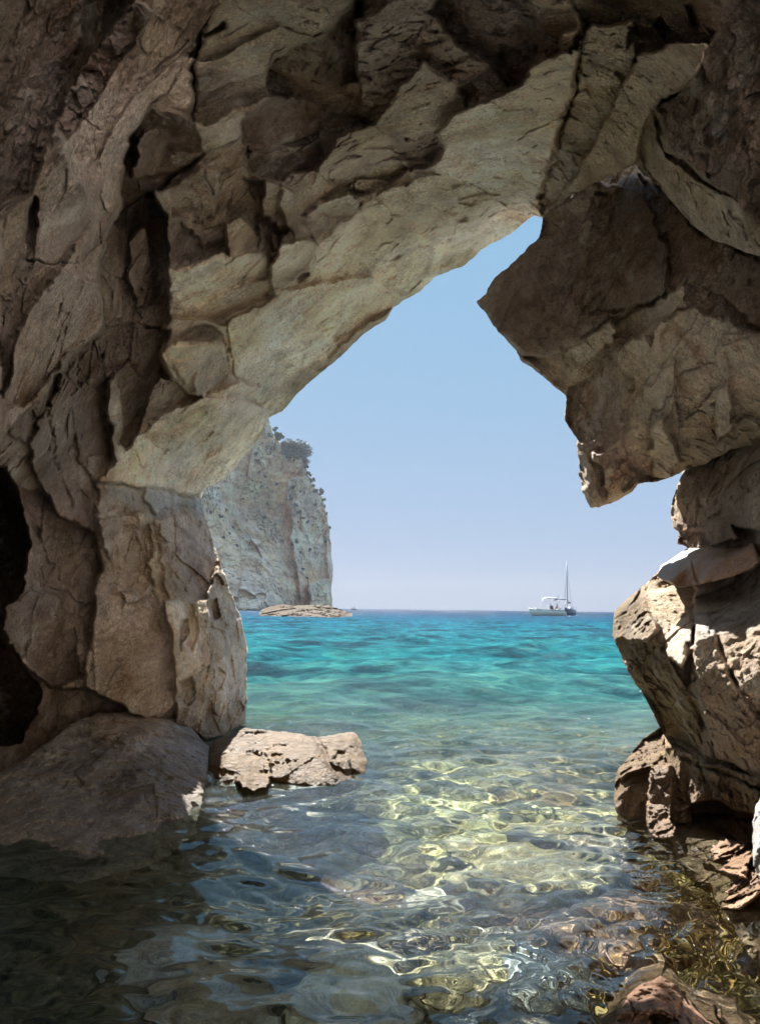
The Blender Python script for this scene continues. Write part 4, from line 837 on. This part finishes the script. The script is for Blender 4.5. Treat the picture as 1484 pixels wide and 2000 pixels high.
# ------------------------------------------------------------------ shrubs on the cliff
def leaf_material(name, a, b_):
    m, nt, b, N = nodes(name); geo = N('NewGeometry')
    f = noise(nt, N, .35, 4, .6, geo.outputs['Position'])
    nt.links.new(ramp(nt, N, f, [(.35, a), (.65, b_)]), b.inputs['Base Color']); b.inputs['Roughness'].default_value = .7
    return m
M_LEAF = leaf_material('dark_shrub_leaves', (.15, .165, .125), (.27, .27, .19)); M_LEAFG = leaf_material('green_shrub_leaves', (.06, .10, .04), (.15, .20, .07)); M_BARK = plain('shrub_bark', (.12, .09, .07), .9)
def leaf_cloud(rng, blobs, n, size):
    V, Fq = [], []
    for (cx, cy_, cz, r) in blobs:
        for _ in range(n):
            d = rng.normal(size=3); d /= np.linalg.norm(d); p = np.array([cx, cy_, cz]) + d * r * (rng.rand() ** .35) * np.array([1, 1, .85])
            a = rng.normal(size=3); a /= np.linalg.norm(a); c = np.cross(a, rng.normal(size=3)); c /= np.linalg.norm(c); s_ = size * (.5 + rng.rand())
            k = len(V); V += [p - a * s_, p + c * s_ * .5, p + a * s_, p - c * s_ * .5]; Fq.append((k, k + 1, k + 2, k + 3))
    return np.array(V), np.array(Fq)
from mathutils.bvhtree import BVHTree
bpy.context.view_layer.update()
cm = cliff.data; bvh = BVHTree.FromPolygons([v.co for v in cm.vertices], [tuple(p.vertices) for p in cm.polygons])
def cliff_hit(u, v):
    p = unproj(u, v, 1.0); d = Vector(p - CAM).normalized(); h = bvh.ray_cast(Vector(CAM), d)
    return np.array(h[0]) if h[0] is not None else None
rngS = np.random.RandomState(3)
def shrub(u, v, r_px, name, label, mat, nb=6, n=70, group='shrubs on the cliff face', off=None, trunk=False, size=.45, squash=(1, .7)):
    h = cliff_hit(u, v); q = 0
    while h is None and q < 60: q += 3; h = cliff_hit(u - q, v + q)
    if h is None: return
    dep = float(np.dot(h - CAM, FW)); base = unproj(u, v, dep - .3); r = r_px * dep / FPX
    root = empty(name, tuple(base)) if trunk else None
    blobs = [(rngS.normal(0, .5) * r * squash[0], rngS.normal(0, .4) * r, rngS.normal(0, .45) * r * squash[1], r * (.35 + .3 * rngS.rand())) for _ in range(nb)]
    V, Fq = leaf_cloud(rngS, blobs, n, size)
    o = mesh_np('crown' if trunk else name, V, Fq, mat, None, False)
    if trunk:
        o.parent = root; t = MB(); t.tube([(0, 0, -.9 * r), (.1 * r, 0, -.5 * r), (0, 0, 0)], .07 * r, 7, .03 * r)
        for a in (-.5, .6): t.tube([(.08 * r, 0, -.6 * r), (a * r * .6, 0, -.1 * r), (a * r, .1 * r, .25 * r)], .05 * r, 5, .02 * r)
        t.build('trunk', M_BARK, root, True); tag(root, label, 'tree', group)
    else:
        o.location = base; tag(o, label, 'shrub', group)
    return o
shrub(574, 880, 24, 'cliff_tree', 'large dark bushy tree on the rim of the cliff, widest of those up there', M_LEAF, 26, 190, 'trees along the cliff rim', trunk=True, size=.5)
shrub(592, 898, 12, 'cliff_tree', 'dark tree leaning out over the cliff edge, right below the large bushy tree', M_LEAF, 9, 130, 'trees along the cliff rim', trunk=True)
shrub(545, 852, 9, 'cliff_tree', 'yellow-green bush at the very top of the cliff, beside the arch', M_LEAFG, 8, 110, 'trees along the cliff rim', trunk=True)
shrub(605, 937, 9, 'cliff_tree', 'narrow dark bush on the rim halfway down the skyline of the cliff', M_LEAF, 7, 90, 'trees along the cliff rim', trunk=True)
shrub(626, 962, 8, 'cliff_tree', 'lowest dark bush standing out on the right skyline of the cliff', M_LEAF, 6, 90, 'trees along the cliff rim', trunk=True)
for (u, v, r) in [(536, 838, 5), (556, 866, 6), (598, 912, 5), (602, 926, 5), (612, 948, 4), (620, 958, 4), (630, 976, 4), (634, 990, 3), (638, 1004, 3), (564, 878, 6), (590, 888, 5), (642, 1030, 3)]:
    shrub(u, v, r, 'cliff_scrub', 'low grey-green scrub hugging the skyline edge of the cliff', M_LEAF, 5, 60, 'scrub along the cliff edge', size=.4)
LS = 'small dark green shrub clinging to the pale cliff face'
for (u, v, r) in [(568, 952, 5), (566, 972, 6), (574, 985, 6), (583, 1000, 5), (592, 1012, 4), (600, 1018, 5), (582, 1020, 4), (604, 1075, 6), (578, 1058, 5), (573, 1064, 4), (586, 1078, 3), (630, 1035, 4), (633, 1056, 5),
                  (500, 885, 6), (504, 900, 5), (518, 930, 4), (522, 985, 4), (516, 1010, 4), (526, 850, 7), (536, 870, 5), (558, 892, 4), (440, 996, 3), (430, 1010, 3), (455, 1030, 3), (448, 1042, 3), (436, 1050, 3), (463, 1066, 3), (410, 1000, 4), (590, 1112, 4), (600, 1128, 3), (612, 960, 5), (618, 985, 5), (585, 960, 3), (540, 945, 3)]:
    shrub(u, v, r, 'cliff_shrub', LS, M_LEAFG if (u, v) in ((568, 952), (604, 1075), (526, 850)) else M_LEAF, 4, 40, size=.4)

# ------------------------------------------------------------------ stones and weed under the water in front
M_STONE = rock_material('submerged_stone', scale=.5, stain=True)
def stone(name, loc, size, rng, tone):
    import bmesh
    bm = bmesh.new(); bmesh.ops.create_icosphere(bm, subdivisions=5, radius=1.0); me = bpy.data.meshes.new(name); bm.to_mesh(me); bm.free()
    n = len(me.vertices); V = np.empty(n * 3); me.vertices.foreach_get('co', V); V = V.reshape(-1, 3); sd = rng.rand(3) * 50
    h, e, t = chips(V + sd, 1.4, 7); V = V * (1 + .10 * h + .18 * fbm(V + sd, 1.2, 3, 8) + .05 * fbm(V + sd, 6, 4, 9))[:, None] * size
    me.vertices.foreach_set('co', V.ravel()); me.update(); me.shade_smooth()
    at = me.color_attributes.new('tone', 'FLOAT_COLOR', 'POINT'); c = np.ones((n, 4)); c[:, :3] = tone; at.data.foreach_set('color', c.ravel().astype(np.float32))
    me.materials.append(M_STONE); o = bpy.data.objects.new(name, me); COL.objects.link(o); o.location = loc; o.rotation_euler = (0, 0, rng.rand() * 6); o.cycles.is_caustics_receiver = True
    return o
rngT = np.random.RandomState(11)
for (u, v, a, tn) in [(960, 1640, .22, 'ol'), (1040, 1690, .26, 'ol'), (880, 1700, .16, 'tn'), (1120, 1740, .2, 'rd'), (1010, 1790, .15, 'br'), (1180, 1680, .2, 'rd'), (830, 1800, .14, 'br'), (930, 1860, .16, 'ol'), (1060, 1880, .17, 'gy'), (1160, 1830, .15, 'rd'),
                      (700, 1850, .16, 'pl'), (600, 1880, .15, 'tn'), (780, 1930, .13, 'ol'), (900, 1960, .13, 'gy'), (1030, 1970, .12, 'br'), (1100, 1930, .1, 'rd'), (620, 1780, .14, 'br'), (1220, 1760, .16, 'rd'), (1090, 1600, .24, 'ol'), (1150, 1620, .2, 'br'), (440, 1850, .18, 'br'), (350, 1760, .2, 'gy'), (500, 1950, .14, 'br'), (1290, 1780, .15, 'rd')]:
    p = unproj(u, v, float(sea_depth(u, v)) * 1.06); z = float(bed_z(np.array([[p[0]]]), np.array([[p[1]]]))[0, 0])
    sz = np.array([a * (1 + .5 * rngT.rand()), a * (.8 + .5 * rngT.rand()), a * (.55 + .25 * rngT.rand())])
    o = stone('submerged_stone', (p[0], p[1], min(z + sz[2] * .2, -sz[2] - .03)), sz, rngT, TONE[tn]); tag(o, 'stone lying under the clear shallow water of the cave', 'stone', 'stones under the shallow water')

M_WEED, wt, wbs, WN = nodes('brown_seaweed'); wg = WN('NewGeometry')
wt.links.new(ramp(wt, WN, noise(wt, WN, 7, 4, .6, wg.outputs['Position']), [(.35, (.09, .035, .014)), (.5, (.27, .14, .04)), (.65, (.46, .30, .09))]), wbs.inputs['Base Color']); wbs.inputs['Roughness'].default_value = .45
V, Fq = [], []
for (u, v, n, sp_) in [(1190, 1650, 80, .22), (1250, 1700, 90, .22), (1120, 1710, 70, .2), (1230, 1800, 90, .2), (1290, 1830, 70, .15), (940, 1800, 60, .15), (860, 1795, 40, .12), (1020, 1800, 50, .15), (1150, 1870, 70, .18), (1240, 1900, 80, .15), (1330, 1760, 60, .15), (780, 1800, 25, .08), (1060, 1940, 40, .15)]:
    p = unproj(u, v, float(sea_depth(u, v)) * 1.04)
    for _ in range(n):
        x, y = p[0] + rngT.normal() * sp_, p[1] + rngT.normal() * sp_; z = float(bed_z(np.array([[x]]), np.array([[y]]))[0, 0]); a = rngT.normal(.6, .7); L = .05 + .12 * rngT.rand(); w = .003 + .006 * rngT.rand(); prev = None
        for i in range(6):
            t = i / 5; a += rngT.normal() * .6; x += math.cos(a) * L / 5; y += math.sin(a) * L / 5; zz = min(z + .01 + (.07 + .14 * rngT.rand()) * t, -.008); ww = w * (1 - t * .8)
            k = len(V); V += [(x - math.sin(a) * ww, y + math.cos(a) * ww, zz), (x + math.sin(a) * ww, y - math.cos(a) * ww, zz + .004)]
            if i: Fq.append((k - 2, k - 1, k + 1, k))
weed = mesh_np('seaweed', np.array(V), np.array(Fq), M_WEED); tag(weed, kind='stuff'); weed.cycles.is_caustics_receiver = True
rock('pink_rock', 'pale pink encrusted rock just breaking the surface at the bottom right', M_SHORE,
     [(1170, 2010), (1215, 1950), (1250, 1925), (1290, 1905), (1330, 1935), (1380, 1975), (1440, 1990), (1500, 2060), (1400, 2200), (1200, 2200)],
     [(1180, 2000, g(1180, 2000)), (1250, 1925, 1.96), (1300, 1910, 2.0), (1400, 1980, 1.85), (1300, 1980, 1.76), (1300, 2150, 1.55), (1450, 2100, 1.6)], base='pk', seed=14, thick=30, rough=1.0, chip=(6, 16), micro=2).cycles.is_caustics_receiver = True

# ------------------------------------------------------------------ summer haze over the sea
def haze():
    m = bpy.data.materials.new('haze_air'); m.use_nodes = True; nt = m.node_tree; nt.nodes.remove(nt.nodes['Principled BSDF'])
    v = nt.nodes.new('ShaderNodeVolumePrincipled'); v.inputs['Color'].default_value = (.27, .29, .34, 1); v.inputs['Density'].default_value = .0004; v.inputs['Anisotropy'].default_value = .2
    nt.links.new(v.outputs[0], nt.nodes['Material Output'].inputs['Volume'])
    o = MB().box((0, 0, 53), (7200, 7200, 116 + 10)).build('haze', m); tag(o, kind='stuff')
haze()
